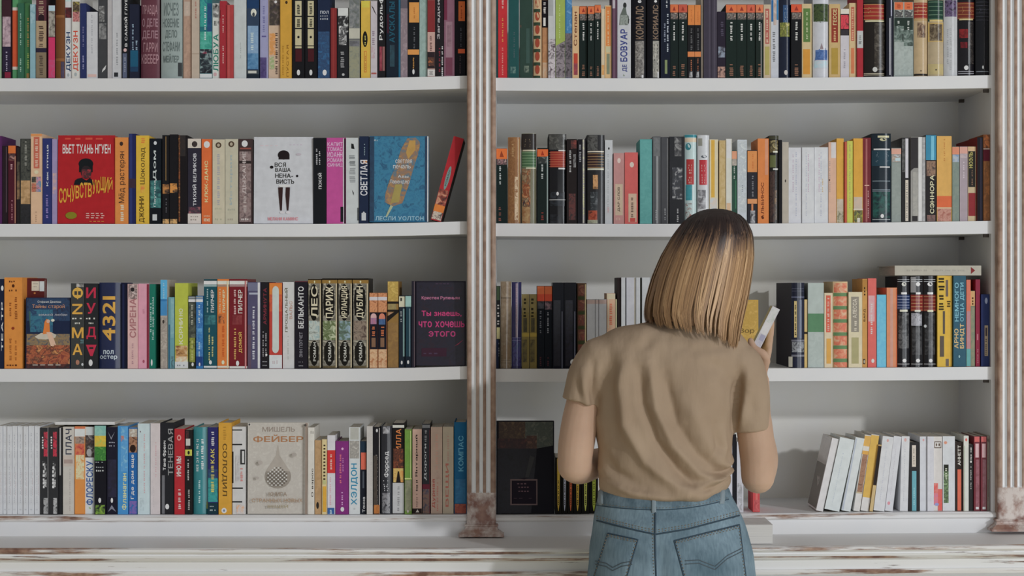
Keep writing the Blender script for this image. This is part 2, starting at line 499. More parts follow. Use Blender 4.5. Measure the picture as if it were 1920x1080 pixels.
def make_book(row, side, ox, oy, sc, spec):
    x0, x1, top, kind, base, items, label = spec[:7]
    o = spec[7] if len(spec) > 7 else {}
    rng = random.Random(hash_of(label) + int(x0 * 7))
    hard = kind in 'hHfF'; rnd = kind in 'hH'; gl = 'g' if kind == 'H' else 's' if kind.isupper() else 'm'
    Y = o.get('y', 0.012 + rng.uniform(-0.003, 0.005))
    sx = MM * (CAM_D + 0.012) / CAM_D
    xa, xb = (ox + x0 / sc - 960) * sx + 0.00015, (ox + x1 / sc - 960) * sx - 0.00015
    xa, xb = max(xa, BAYS[side][0] + .0008), min(xb, BAYS[side][1] - .0008)
    w = xb - xa; xm = (xa + xb) / 2
    lean = math.radians(o.get('lean', 0))
    if lean: w *= math.cos(lean)
    zb = base_z(row, side, xm, xb - xa)
    if top is None: zt = zb + rng.uniform(0.205, 0.217)
    else: zt = PZ(oy + top / sc, Y)
    if lean: zt = zb + (zt - zb - w * abs(math.sin(lean)) * 0.5) / math.cos(lean)
    h = zt - zb
    d = o.get('d', (0.138 if hard else 0.125) * rng.uniform(0.94, 1.04) if h > 0.16 else 0.115)
    th = min(0.0024, w * 0.18) if hard else min(0.0007, w * 0.1)
    sg = min(0.16 * w, 0.0055) if rnd else 0.0
    fr = o.get('free')
    if fr: w, h, d = fr[2:5]; th = 0.0024 if hard else min(0.0007, w * 0.1); sg = 0.0
    def toz(zy):
        if fr: return h * (1 - zy / 1000)
        return min(max(PZ(oy + zy / sc, Y) - zb, 0.0006), h - 0.0004)
    def f(u, z, k=0): return (-w / 2 + w * u, sg * (2 * u - 1) ** 2 - 0.00011 * k, z)
    cover, title = MB(), MB()
    bm_ = paper(base, gl); sm_ = paper(o.get('side', base), 'm' if gl == 'g' else gl)
    ns = 10 if rnd else 3
    us = [j / ns for j in range(ns + 1)]
    cover.grid([[f(u, z) for u in us] for z in (0, h)], bm_, True)
    for s_ in (-1, 1):                           # boards, outer and inner faces and their edges
        xo = s_ * w / 2; xi = xo - s_ * th
        c = [(xo, sg, 0), (xo, d, 0), (xo, d, h), (xo, sg, h)]; e = [(xi, sg, 0), (xi, d, 0), (xi, d, h), (xi, sg, h)]
        cover.poly(c if s_ > 0 else c[::-1], sm_); cover.poly(e[::-1] if s_ > 0 else e, sm_)
        for j in range(3):
            a_, b_ = [(3, 2), (2, 1), (1, 0)][j]
            qd = [c[a_], c[b_], e[b_], e[a_]]
            cover.poly(qd if s_ < 0 else qd[::-1], bm_)
    for z in (0, h):                             # rim of the spine
        r0 = [f(u, z) for u in us]; r1 = [(p[0] * (1 - 2 * th / w), p[1] + th, z) for p in r0]
        cover.grid([r0, r1], bm_, False, flip=(z == 0))
    r1a = [[(f(u, z)[0] * (1 - 2 * th / w), f(u, z)[1] + th, z) for u in us] for z in (0, h)]
    cover.grid(r1a, bm_, True, flip=True)
    prints(items, f, toz, gl, cover, title, rng, 10 if rnd else 2)
    if o.get('art'):
        X = -w / 2 - 0.0001
        for za, zb_, m_ in ((.30, .985, paper('5a5048', 'g')), (.62, .985, paper('b0a8a4', 'g'))):
            cover.poly([(X - (.0001 if za > .5 else 0), .006, h * za if za > .5 else h * .02), (X - (.0001 if za > .5 else 0), .006, h * zb_), (X - (.0001 if za > .5 else 0), d - .002, h * zb_), (X - (.0001 if za > .5 else 0), d - .002, h * za if za > .5 else h * .02)][::-1], m_)
        for pts_ in (((.30, .40), (.36, .30), (.39, .31), (.33, .42)), ((.36, .30), (.58, .42), (.56, .45), (.37, .33)), ((.30, .40), (.36, .45), (.38, .43), (.33, .38)), ((.42, .40), (.56, .45), (.55, .43), (.43, .38))):
            cover.poly([(X - .0002, d * a_, h * c_) for a_, c_ in pts_], paper('c8c2bc', 'g'))
    if lean:
        xm = (xb if lean > 0 else xa)
    ob = cover.build('book', None, (xm, Y, zb))
    if fr: ob.location = fr[0]; ob.rotation_euler = fr[1]
    if lean:
        ob.rotation_euler = (0, lean, 0)
        sh = -w / 2 if lean > 0 else w / 2
        for v in ob.data.vertices: v.co.x += sh
    else: sh = 0
    b = MB(); ins = 0.003 if hard else 0.0003
    b.box(-w / 2 + th + 0.0002, w / 2 - th - 0.0002, sg + th + 0.0004, d - (0.004 if hard else 0.0002), ins, h - ins, paper(o.get('page', 'b9b2a6'), 't'))
    pg = b.build('page_block', ob, (sh, 0, 0))
    if title.f: title.build('title_lettering', ob, (sh, 0, 0))
    full = label if o.get('raw') else label + ' on the ' + SHELF[row, side]
    tag(ob, full, 'book', o.get('group', 'books on the ' + SHELF[row, side]))
    return ob

def hash_of(s):
    n = 7
    for ch in s: n = (n * 31 + ord(ch)) % 100003
    return n

def face_book(row, side, ox, oy, sc, spec):
    """a book standing with its front cover towards the room"""
    x0, x1, top, kind, base, items, label = spec[:7]
    o = spec[7] if len(spec) > 7 else {}
    rng = random.Random(hash_of(label))
    Y = o.get('y', 0.014); t = o.get('t', 0.026); gl = 's' if kind.isupper() else 'm'
    sx = MM * (CAM_D + Y) / CAM_D
    xa, xb = (ox + x0 / sc - 960) * sx, (ox + x1 / sc - 960) * sx
    xa, xb = max(xa, BAYS[side][0] + .0008), min(xb, BAYS[side][1] - .0008)
    w = xb - xa; xm = (xa + xb) / 2
    zb = base_z(row, side, xm, w); h = PZ(oy + top / sc, Y) - zb
    th = 0.0024; zb += t * math.sin(math.radians(1.5)); h -= t * math.sin(math.radians(1.5))
    def toz(zy): return min(max(PZ(oy + zy / sc, Y) - zb, 0.0006), h - 0.0004)
    def f(u, z, k=0): return (-w / 2 + w * u, -0.00011 * k, z)
    cover, title = MB(), MB(); m = paper(base, gl); sp = paper(o.get('spine', base), gl)
    cover.box(-w / 2, w / 2, 0, th, 0, h, m); cover.box(-w / 2, w / 2, t - th, t, 0, h, m)
    cover.box(-w / 2, -w / 2 + th, th, t - th, 0, h, sp)
    prints(items, f, toz, gl, cover, title, rng, 1)
    ob = cover.build('book', None, (xm, Y, zb)); ob.rotation_euler = (math.radians(o.get('tip', -1.5)), 0, 0)
    b = MB(); b.box(-w / 2 + th + 0.0003, w / 2 - 0.003, th + 0.0003, t - th - 0.0003, 0.003, h - 0.003, paper(o.get('page', 'c0b9ac'), 't'))
    b.build('page_block', ob)
    if title.f: title.build('title_lettering', ob)
    tag(ob, label if o.get('raw') else label + ' on the ' + SHELF[row, side], 'book', o.get('group', 'books on the ' + SHELF[row, side]))
    return ob
# ------------------------------------------------------------------ the books, shelf by shelf: left, right, top of the spine, binding, colour, print, description
def ot(t, s=1.0, c='cf6a3c', art=True, cap='1a2a2a', b=930):     # small black classics with an orange head
    a = f'A {t+100*s} {t+178*s} 6 94 8f8880 3a3030 b8a090;' if art else ''
    return f'{c} {t} {t+95*s}; N 8f3024 {t+22*s} 50 {t+74*s} 70 {t+74*s} 30; {a} D c9cbc6 {t+200*s} {t+430*s} 38 62; D 7d5a48 {b-170*s} {b-20*s} 30 70'
def cream2(t, c1, c2, b, tc='d0b48c'):                            # cream paperbacks with a coloured title panel and a lower panel
    return f'{c1} {t+45} {t+(b-t)*0.52:.0f} 18 82; D {tc} {t+60} {t+(b-t)*0.50:.0f} 30 70; {c2} {t+(b-t)*0.6:.0f} {b-40} 18 82'

R1L_a = [
 (-14, 20, None, 'p', '8ea98a', '', 'pale green spine at the very left end'),
 (28, 138, None, 'f', '1d1720', 'A 200 560 6 94 b9a3ab a58c96 7a6570; 2a2238 560 860 6 94; D 9a93a8 610 850 40 60; 7d2038 865 934 30 96; 3a2129 0 200', 'black spine with a blurry pale pink middle'),
 (144, 212, None, 'p', '4b8a5c', '519060 0 84; c8c2ba 88 126; c4502c 126 800; c8bdb2 800 836', 'thin orange spine with green ends and white rules'),
 (216, 288, 40, 'p', '2f604a', 'D 8fb0a0 150 540 35 60; D 8fb0a0 690 860 35 60', 'dark green paperback right of the thin orange spine'),
 (291, 360, 40, 'p', '3d6b42', 'D a08048 180 560 40 75; D 9aa858 630 820 40 75; 8a6a3a 880 935 30 80', 'mid green paperback with ochre lettering'),
 (364, 426, 50, 'p', '7fa5b0', 'A 60 280 5 95 9ab8c0 6f98a4', 'thin pale blue spine beside two green ones'),
 (430, 556, None, 'f', '3a2328', '5a3038 0 250; D a08c74 0 180 20 80; O 2a1a20 170 270 20 80; a48d70 250 576; D 4a3830 300 560 25 75; 2a2436 576 640; 7e6e58 630 934; D 4e4238 660 900 30 70', 'wide maroon spine with a tan middle panel'),
 (572, 662, 62, 'p', '55202e', 'a8c0cf 66 132 10 96; A 134 440 10 96 a8a49c 8c867c 4c4a44; c22f60 450 934 10 96; A 720 934 10 96 c22f60 b83a6a a06080', 'spine with a hot pink lower half and photo above'),
 (668, 774, None, 'h', '6e4424', '5c3418 0 200; 83552f 180 210; 83552f 700 730; A 740 934 62 98 3a2a48 2a2038', 'plain brown spine next to the pink one'),
 (777, 858, None, 'p', 'c6c7c8', 'b3cdd8 0 18; A 90 215 2 98 7a1f2a 3a1418 5a1820; V 1f3a63 385 855 14 86 ДЕКУЗН; O 9aa2a4 880 920 30 62', 'white spine with big navy capitals'),
 (863, 960, None, 'p', 'c6c4be', 'A 20 140 10 95 6a5a40 3a2a20 a89a4a; A 140 260 10 95 8a2a38 c0807c 4a1a20; V c4452e 370 850 16 84 ДЕКУЗН; O 9aa2a4 870 915 30 62', 'white spine with big orange red capitals'),
 (966, 1038, 40, 'f', '27305c', 'D 6a6a90 310 560 35 65; D 8a8ab0 660 830 35 65', 'navy spine right of the two white capital lettered ones'),
 (1040, 1170, 142, 'p', 'bcbdc1', 'D a0a2a8 160 640 40 56; c8a8a0 890 925 10 90', 'short plain white paperback with top edge showing'),
 (1176, 1284, None, 'p', '3d3e41', 'A 70 260 10 70 8a8a8a 4a4a4a a5a5a5; A 280 470 10 90 8a8a8a 3d3e41; N c0c0c0 780 90 830 50 870 40 830 80', 'charcoal spine with grey photo patches'),
 (1288, 1340, None, 'p', 'aaa7a8', '', 'narrow grey white spine left of black squared one'),
 (1344, 1456, None, 'p', 'b7b8bb', 'D 8a8c90 380 780 40 62; 2a2c30 870 922 18 62', 'white spine with a small black square at its foot'),
 (1462, 1548, None, 'p', '1b1d22', 'V cfd0d2 -20 560 30 76 В САМОЙ ГЛУБ; O c8a8a8 580 622 22 68; 555d74 640 934 10 70; D 8a90a0 680 860 30 55', 'black spine with bold white slanting capitals'),
 (1554, 1668, 50, 'p', '1e2234', '17526f 605 800 10 92; 1c3a58 800 860 10 92; D 8ea4b8 280 600 28 46; D 8ea4b8 480 600 66 86', 'dark navy spine with a blue lower band'),
 (1684, 1908, None, 'H', '5c303c', 'H 99727a -90 -10 10 90 ПРАВ; H 99727a 60 190 10 90 ПРАВДА; H 94707a 220 340 8 92 О ДЕЛЕ; H 94707a 365 480 8 92 ДЕЛЕ; H 99727a 510 625 14 90 ГАРРИ; H 99727a 650 765 4 96 КВЕБЕР', 'thick maroon spine with stacked dusty pink capitals'),
]
R1L_b = [
 (70, 330, None, 'H', '8d9a98', 'H 5f6b6a 30 190 14 82 ИСЧЕЗ; H 5a6665 220 330 8 84 НОВЕНИЕ; H 5a6665 360 470 20 76 ДЕЛО; H 5a6665 495 620 8 88 СТЕФАНИ; H 5a6665 645 750 12 84 МЕЙЛЕР; 2f3436 750 915 80 98', 'thick grey green spine with stacked grey capitals'),
 (340, 444, None, 'p', 'a98d7c', 'b3a294 20 190 10 80; D c0ab9c 60 160 30 60; A 200 934 10 90 b0907c 9c7e6c', 'beige pink spine beside the thick grey green one'),
 (447, 538, None, 'p', 'b1a292', 'D a07468 10 220 40 66; 9c8a78 640 650', 'pale beige spine with faint lettering'),
 (541, 688, None, 'P', '1d6a72', 'A 0 320 2 60 1f8a80 2f9a90 1a5a78; A 40 420 60 98 17406a 204a78; A 380 590 2 98 2a8a7c 3fa08c 55a8a0; A 590 880 2 98 14181f 2a343c 8aa0a0; c5cdd2 885 934; D b8dce0 60 480 36 52; D c04060 620 640 20 60', 'glossy teal and navy spine with a dark jungle foot'),
 (690, 776, 40, 'p', 'c4c6c0', 'A 40 210 6 92 1a1a1a 8a8a88 d0d0cc; A 250 310 20 94 1a1a1a c4c6c0; V 1f7866 410 855 10 84 ЛЮБУА; O c09a9c 870 915 14 60', 'white spine with large green slanting capitals'),
 (781, 863, 12, 'P', '9c2a34', 'D d0a09c 170 390 38 60; D d0a09c 540 760 38 60; 5a1418 120 220 0 10', 'crimson spine left of a matching brick red one'),
 (866, 948, 58, 'P', 'a53c3d', 'b85a56 60 934 26 40', 'plain brick red spine beside the crimson one'),
 (951, 1100, None, 'p', 'b5bbbb', 'D 9aa0a0 500 700 50 58', 'wide blank grey white spine'),
 (1106, 1250, None, 'p', '2a3f5c', '1c3a60 0 100; 2f3f56 100 305; O c8c8bc 105 200 32 80; O 3a4048 150 200 44 66; A 310 640 6 94 7d9cba 6f8fb0; A 640 830 6 94 2f6490 5a8ab0; 3a4248 840 900; b8b8b0 850 880 10 80; 1c2630 890 934; D b8c8d8 360 600 30 60', 'blue spine with a white moon and pale blue panel'),
 (1262, 1360, None, 'p', '9292b4', 'D 6a6a98 60 380 30 60; 5a5488 428 446 20 75; A 690 934 2 80 3a2e60 55487c', 'lavender spine with a purple foot'),
 (1364, 1502, None, 'p', 'bfa68e', 'A 0 305 4 98 2e2430 40382c 6a5a5a; O d8d4cc 5 40 50 74; A 400 660 8 60 c8a080 d08a40 b88a5a; D 4a3a34 380 890 58 82; A 680 830 8 50 c0b09a 8aa068 c8a898', 'cream spine under a dark floral band'),
 (1508, 1644, None, 'p', 'c3932f', 'O 3a2a18 10 48 44 66; V 8a5f18 540 920 56 74 ПУСТАЯ; D a87a20 540 900 16 34', 'mustard yellow spine with brown lettering'),
 (1652, 1800, None, 'F', '17171b', 'b8af8c 10 190 22 74; b8af8c 205 335 22 74; b8af8c 350 580 22 74; 17171b 545 556 22 74; D 2a2a22 30 170 36 62; D 3a382a 220 320 36 62; O 1a1a1a 430 460 40 58; 45191f 590 740 24 76; O cfcfc8 836 905 36 62', 'left of two black spines with cream panels'),
 (1806, 1946, None, 'F', '17171b', 'b8af8c 10 190 22 74; b8af8c 205 335 22 74; b8af8c 350 580 22 74; 17171b 545 556 22 74; D 2a2a22 30 170 36 62; D 3a382a 220 320 36 62; O 1a1a1a 430 460 40 58; 45191f 590 740 24 76; O cfcfc8 836 905 36 62', 'right of two black spines with cream panels'),
]
R1L_c = [
 (100, 248, None, 'p', '1c2740', 'A 380 934 4 96 1f4a72 1c3a60 23608f; H b0b6c0 130 165 20 90 ПОЛ; R 9aa0aa 185 200 20 90; R a0a6b0 215 240 20 90; O cfd4d6 836 906 40 74', 'navy to blue spine right of the cream panelled pair'),
 (254, 328, 95, 'p', '7c2a2b', '8a3230 100 934 30 60', 'dark red narrow spine beside a navy one'),
 (334, 472, 92, 'p', '1e1f23', 'c4c6c4 92 250 6 96; A 190 400 6 96 1a1a1a 202024 c4c6c4; A 310 540 14 80 d0d0d0 1e1f23 b0b0b0; D 8a8a8c 610 810 26 62; O a8a8a8 880 910 40 64', 'black spine with white ink splashes at its head'),
 (476, 606, None, 'p', '7d7f77', 'A 0 335 4 96 8a8a88 6a6e70 5a6058; b2b0a2 340 462; 5e5e60 470 480; A 490 550 4 96 707078 4a4c4c; A 560 934 4 96 7f8272 8c8a70 70756a', 'grey green landscape spine with a cream band'),
 (620, 732, 8, 'p', 'caa63c', 'c8b840 10 90 6 90; O 1a1712 375 565 16 70; D d8c060 400 540 36 52; c0742f 612 868 32 60; caa63c 622 858 38 54; D b06a2c 640 840 42 52', 'yellow spine with a black oval at mid height'),
 (736, 814, 12, 'p', 'b7b0b5', 'N 2a2426 65 8 90 40 190 96 150 60; D 8a7a88 360 690 20 64; A 560 700 10 60 b7b0b5 b09098; a05048 872 890 10 90', 'pale lilac spine with a black brush stroke on top'),
 (818, 914, None, 'p', '1b1a1d', 'V cfcfc8 -30 480 20 72 Рудольф; A 560 850 24 56 7a2030 9a4050; 8a5a58 560 850 62 90', 'black spine with white handwriting and a red stripe'),
 (922, 1066, None, 'f', '16202c', 'V 1d5468 20 510 26 72 АУСКАЛЫ; A 540 800 30 70 16303c 1b4250; 3a1a28 170 400 6 22', 'black spine with dark teal capitals'),
 (1070, 1092, None, 'p', '22607c', '', 'very thin blue spine beside teal lettered black one'),
 (1094, 1178, None, 'p', '8c7b80', 'A 0 934 4 96 94848a 7c6c74 86787c; 5a5560 0 100', 'dusty mauve grey spine left of orange stickered one'),
 (1180, 1318, None, 'f', '15171c', 'e08c40 28 270 12 100; D a05a20 80 220 52 62; D 5a5c60 310 580 50 64; e08a42 594 656 0 100; D c08a40 660 820 44 56; O d0d0d0 830 892 40 60', 'black spine with a broad light orange paper band'),
 (1320, 1416, None, 'p', '8ca29c', 'A 0 934 4 96 90a8a2 7e9690', 'pale sea green spine near the pillar'),
 (1418, 1508, None, 'p', 'a3847c', '7e2b2d 0 385; b8968c 385 620; D 6a4a48 420 610 30 60; 2a2024 625 820; A 690 790 10 90 c06a30 3a2420 8a4a28; c3bfbb 835 912; D 8a8684 850 900 20 80', 'dark red and pink spine with a white foot label'),
 (1512, 1612, None, 'p', '1f1c20', 'V b0acae 0 470 20 58 Загадки; D 8a2a3a 560 860 40 60; D d0d0d0 540 910 74 92', 'black spine with pale script and white side letters'),
 (1616, 1742, None, 'p', '7f5768', '6a2a40 -20 240 0 30; 90707c 260 690 16 80; A 300 560 30 70 8a6a74 70505e; 6c3a4c 690 900 16 80', 'mauve spine with a paler centre by the pillar'),
 (1746, 1872, None, 'f', '17161c', 'd2662e 16 252 34 96; D 8a3a1c 60 220 56 70; D 4a4a54 300 560 50 64; cc5a32 588 640 30 96; D 5a4a50 660 880 44 54', 'black spine with an orange sticker against the pillar'),
]
R1R_a = [
 (32, 56, None, 'p', '17403f', '', 'sliver of dark teal spine at the left end'),
 (58, 166, None, 'p', 'b5282f', 'D d8b0a8 -20 100 40 62 8; D c89048 180 500 42 58; D d88078 560 900 40 58', 'bright red spine near the left end'),
 (180, 308, None, 'f', '1d4c4c', 'D 44585c 370 690 48 62; A 800 880 20 70 1d4c4c 6a8a80', 'deep teal spine right of the bright red one'),
 (318, 472, None, 'f', '2b4038', '38504a 340 760 50 76; 50443a 300 330 0 12; A 790 870 32 72 2b4038 7a8a78', 'bottle green wide spine beside the deep teal one'),
 (482, 580, None, 'h', 'b89c78', ''.join(f'O 93402c {y} {y+110} 20 76; 2f4030 {y+128} {y+168} 4 84;' for y in range(-20, 900, 160)), 'cream spine with red medallions and green bars'),
 (586, 654, None, 'p', 'ab784c', '16131a 0 332; D c8c4c0 20 160 20 70; c8c6c2 212 312 20 62; A 340 730 6 96 b07c50 9a6a44; A 750 934 6 96 b09a80 b8845a', 'narrow tan spine with a black top part'),
 (658, 744, None, 'p', 'b4b6b6', '9a9c9c 0 190 4 70; A 470 934 2 98 4a3a44 c0b8bc 2a2228', 'grey white spine with a speckled dark foot'),
 (747, 862, None, 'p', '91a24c', 'D b0c080 40 460 36 48; A 470 934 2 98 3a3236 8a8086 2a2428; N 91a24c 470 2 470 98 490 98 550 2', 'lime green spine with a speckled dark foot'),
 (864, 944, None, 'p', '2f6ea2', 'A 0 400 20 98 3f80b0 2f6ea2 6a9ac0; A 400 934 2 98 2a2428 6a6068 1a161c', 'blue spine with a speckled dark foot'),
 (948, 1030, 72, 'p', 'c7a57a', 'V 6a3420 140 550 22 70 Степан; b2402e 640 800 20 80; A 760 900 20 80 9a3a40 6a2a40', 'cream spine with brown letters and a red panel'),
 (1034, 1130, 72, 'p', '15211f', ot(76, .95), 'first orange headed black spine after the cream one'),
 (1133, 1212, 72, 'p', '15211f', ot(76, .95), 'second orange headed black spine after the cream one'),
 (1216, 1290, 58, 'p', '15211f', ot(62, .95), 'orange headed black spine before two cream ones'),
 (1294, 1336, 105, 'p', 'c5b498', 'A 780 900 10 90 d0a060 c08040', 'narrow cream spine with an orange foot'),
 (1340, 1420, 66, 'p', 'c9a878', 'cb7a3c 80 550 14 84; D d8b080 90 540 36 62; b5b08c 560 630 14 84; 78806a 645 890 26 72', 'cream spine with orange and grey green panels'),
 (1424, 1486, None, 'p', '52394a', 'b0a8b0 0 100 10 60; 6a4c5e 100 934 20 60', 'plum spine left of the white portrait one'),
 (1489, 1652, None, 'p', 'b6b8bd', 'O 2a2c2c 30 100 42 68; N 5a625c 90 44 90 62 170 70 200 86 300 80 300 14 190 18; N 2a2c2c 180 60 230 88 290 84 220 66; A 180 300 20 80 6a726c 8a928c 4a504c; V 2f3a7c 350 740 22 74 БОВУАР; V 2f3a7c 775 860 38 74 ДЕ; N 7a8a6a 890 44 910 56 916 46', 'white spine with a photo figure and navy capitals'),
 (1664, 1842, None, 'h', '14141a', 'O c8c8cc 0 36 40 64; V 7f6a58 70 470 26 80 КОРИАЛС; A 490 930 22 82 8a8680 5a5654 a09c96; D 2a2826 540 900 34 70 9; c8c8cc 900 934 66 78', 'left of two black spines with tan capitals'),
]
R1R_b = [
 (-11, 146, None, 'h', '14141a', 'O c8c8cc 0 30 54 76; V 7f6a58 60 470 44 86 КОРИАЛС; A 490 930 44 92 a09c92 7a7872 b4b0a6; D 2a2826 510 900 50 84 9; d0d0d4 860 934 80 90', 'right of two black spines with tan capitals'),
 (152, 264, None, 'p', '141a2a', 'D b8c0cc 150 620 66 84; D 8a92a4 270 500 34 52; 7d8a60 720 885 44 70; D c0c4cc 0 90 56 74 5', 'blue black spine with thin white writing and green foot'),
 (268, 364, 52, 'p', '15211f', ot(54), 'narrow black spine with orange head left of stickered pair'),
 (367, 472, 52, 'p', '15211f', ot(54, 1, 'b8503c'), 'black spine with a red orange head left of stickered pair'),
 (476, 560, 58, 'f', '18181b', 'e07a38 60 300 4 100; D b05a28 110 260 48 58; D 5a5a5c 330 600 40 70; ee7a42 620 682 0 100; D b06a4a 690 850 44 60; A 860 930 20 70 18181b c8c8c8', 'left of two spines sharing a wide orange sticker'),
 (562, 636, 58, 'f', '18181b', 'e07a38 60 300 0 96; D b05a28 110 260 48 58; D 5a5a5c 330 600 40 70; ee7a42 620 682 0 100; D b06a4a 690 850 44 60; A 860 930 20 70 18181b c8c8c8', 'right of two spines sharing a wide orange sticker'),
 (640, 664, None, 'p', 'c0b4a6', '', 'thin cream spine right of the orange sticker'),
 (667, 764, None, 'f', '3c3744', '4a4452 0 934 62 80', 'dark plum spine right of the thin cream one'),
 (766, 828, None, 'f', '423d4a', '504a58 0 934 40 60', 'dark grey plum narrow spine in the middle'),
 (832, 930, 138, 'p', '251f2d', 'D 4a4456 230 430 40 80; A 560 690 10 94 251f2d 8a96a8; A 800 930 4 96 3a2428 b08878 6a5050', 'short purple black spine with a bluish picture'),
 (934, 1064, 52, 'p', '15231f', ot(56), 'first of four orange headed black spines'),
 (1067, 1186, 52, 'p', '15231f', ot(56), 'second of four orange headed black spines'),
 (1190, 1290, 52, 'p', '15231f', ot(56, 1, 'c85c40'), 'third of four orange headed black spines'),
 (1293, 1384, 54, 'p', '18231f', ot(56, 1, 'd8744c') + '; 8a8a88 280 934 66 78', 'fourth of four orange headed black spines'),
 (1388, 1474, 54, 'p', 'bba98e', 'a85a50 105 525 24 80; D c8b098 120 360 34 66; D c8b098 380 510 34 66; a59a58 560 900 20 82', 'cream spine with red title box and olive panel'),
 (1478, 1570, None, 'P', 'b6bac2', '1f5f96 0 260 4 30; 2f78ac 0 240 74 98; A 0 300 34 72 a08a80 c0b0a8; D 6a6c70 370 740 22 58', 'white glossy spine with blue head'),
 (1574, 1712, None, 'H', '171f32', '2a4a72 60 270 34 76; D 90a4b4 90 260 46 76; A 270 440 8 94 8f9440 5a6030 b0a860; O b8b4b0 840 900 44 76', 'dark navy glossy spine with yellow green picture'),
 (1716, 1844, 50, 'p', '131418', ot(52, 1, 'cc5230'), 'black spine with red orange head beside cream green one'),
]
R1R_c = [
 (-8, 90, 38, 'p', 'c0ac82', '55743c 84 420 14 86; D b0b890 110 390 42 62; c4892f 492 742 12 84', 'cream spine with green panel over an orange one'),
 (104, 262, None, 'H', 'b9bbc2', 'A 38 215 4 96 2a3a26 42522f 1f2c20; O 2a3a26 170 226 10 86; N 3f5f96 520 20 490 40 480 80 600 90 620 10; A 500 600 16 92 4a6ca2 34548c 5a7ab0; N 8a7a80 430 54 490 44 490 66; A 610 680 8 96 b9bbc2 a0c0cc', 'white glossy spine with blue sail and dark green head'),
 (266, 376, 40, 'p', 'bb9f6c', '8a3526 84 424 20 80; V d8c088 90 250 34 68 ГЕССЕ; D c8a070 270 410 40 62; a58838 480 742 20 80', 'tan spine with dark red title box, cream capitals'),
 (380, 466, 88, 'p', 'bbb7bd', '15121a 140 355; A 150 290 4 96 b02038 d03040 6a1424; A 300 350 4 96 15121a 2a1a20; D 9a96a0 480 680 36 60; c8c4b8 92 138', 'white spine with a red and black picture'),
 (470, 541, 30, 'p', 'c3ab80', 'b05c48 70 410 24 70; D d0a080 80 400 34 62; c4724a 480 735 24 70', 'narrow cream spine with orange red panels'),
 (544, 604, None, 'p', 'a02631', 'b3b5b4 308 480; D 3a3a3a 410 440 20 80 5; D 8a8a8a 330 400 30 70', 'red spine with a white sticker half way up'),
 (608, 832, None, 'H', '1b1614', '2c2a20 0 26; 8f2a22 40 198 6 96; G b89858 44 196 5; D c89a70 60 130 20 90 8; d0c4a0 204 218 10 96; A 230 700 50 98 5a544c 2a2420 4a443c; O b8b8b4 670 720 42 64; G c0b8a0 735 750 2', 'thick dark leather spine with a red label'),  # mottled grey on the right half is a painted highlight
 (836, 908, None, 'H', '171a28', 'b8b8c0 180 750 40 56; 8a8aa0 0 160 60 76', 'narrow midnight blue shiny spine'),  # both pale strips are highlights put in as colour
 (912, 1012, 20, 'p', '8e9894', 'd0683c 22 96 6 94; D a04028 36 82 30 70 4; A 100 174 6 94 6a6a6a 2a2a2a b0b0a8; 24322c 178 300 4 100; D c0c4c0 200 300 36 60; A 260 420 4 100 24322c 5a6c64 98a29e; A 420 750 4 100 8e9894 a0aaa6', 'left of two orange headed misty grey spines'),
 (1015, 1112, 20, 'p', '8e9894', 'd0683c 22 96 6 94; D a04028 36 82 30 70 4; A 100 174 6 94 6a6a6a 2a2a2a b0b0a8; 24322c 178 330 0 96; D c0c4c0 200 300 36 60; A 300 460 0 96 24322c 5a6c64 98a29e; A 460 750 0 90 8e9894 a0aaa6', 'right of two orange headed misty grey spines'),
 (1116, 1250, None, 'H', 'b39c78', '8f2f26 26 186; G c8a070 40 180 5; D d0a878 60 130 20 86 6; b09060 186 206; A 225 375 24 86 5a4638 8a725c b0946c; O 5a4034 240 350 36 78; O 4a4238 700 716 46 54; 1a1614 738 756', 'tan spine with a red label and a small portrait'),
 (1254, 1408, None, 'H', 'a9987a', '1b3a30 0 214; G 6a8a70 20 190 5; c8b070 196 214 10 96; b89a58 226 416; A 240 408 10 94 3a2e26 6a5c48 8f826c; b0a070 640 745; O 5a5040 690 706 44 56', 'tan spine with a dark green head and picture panel'),
 (1412, 1550, None, 'H', 'b2b4b7', 'A 0 166 8 94 2a2034 6a5a7c 1a1624; D a0a2a6 270 700 40 56; D 9a9ca0 280 640 22 34', 'white spine with a purple black photo on top'),
 (1556, 1728, None, 'H', '15141a', '6a2a20 20 190; G a07040 36 180 5; D b08050 60 130 24 84 6; b8a878 186 202 10 90; A 290 380 10 60 8a2024 3a1418; A 420 480 16 56 7a1824 2a1216; A 220 640 60 94 4a4440 1a181a 3a3634; O d0d0d4 655 700 36 62; G a8a8b0 715 735 2', 'black glossy spine with a red label and red marks'),
 (1732, 1882, None, 'H', '111319', 'G 3a3a44 20 200 6; D 4a4a54 60 130 24 84 6; O c8d0d8 655 690 46 58; G 8a929a 715 725 1', 'black glossy spine at the right end'),
]
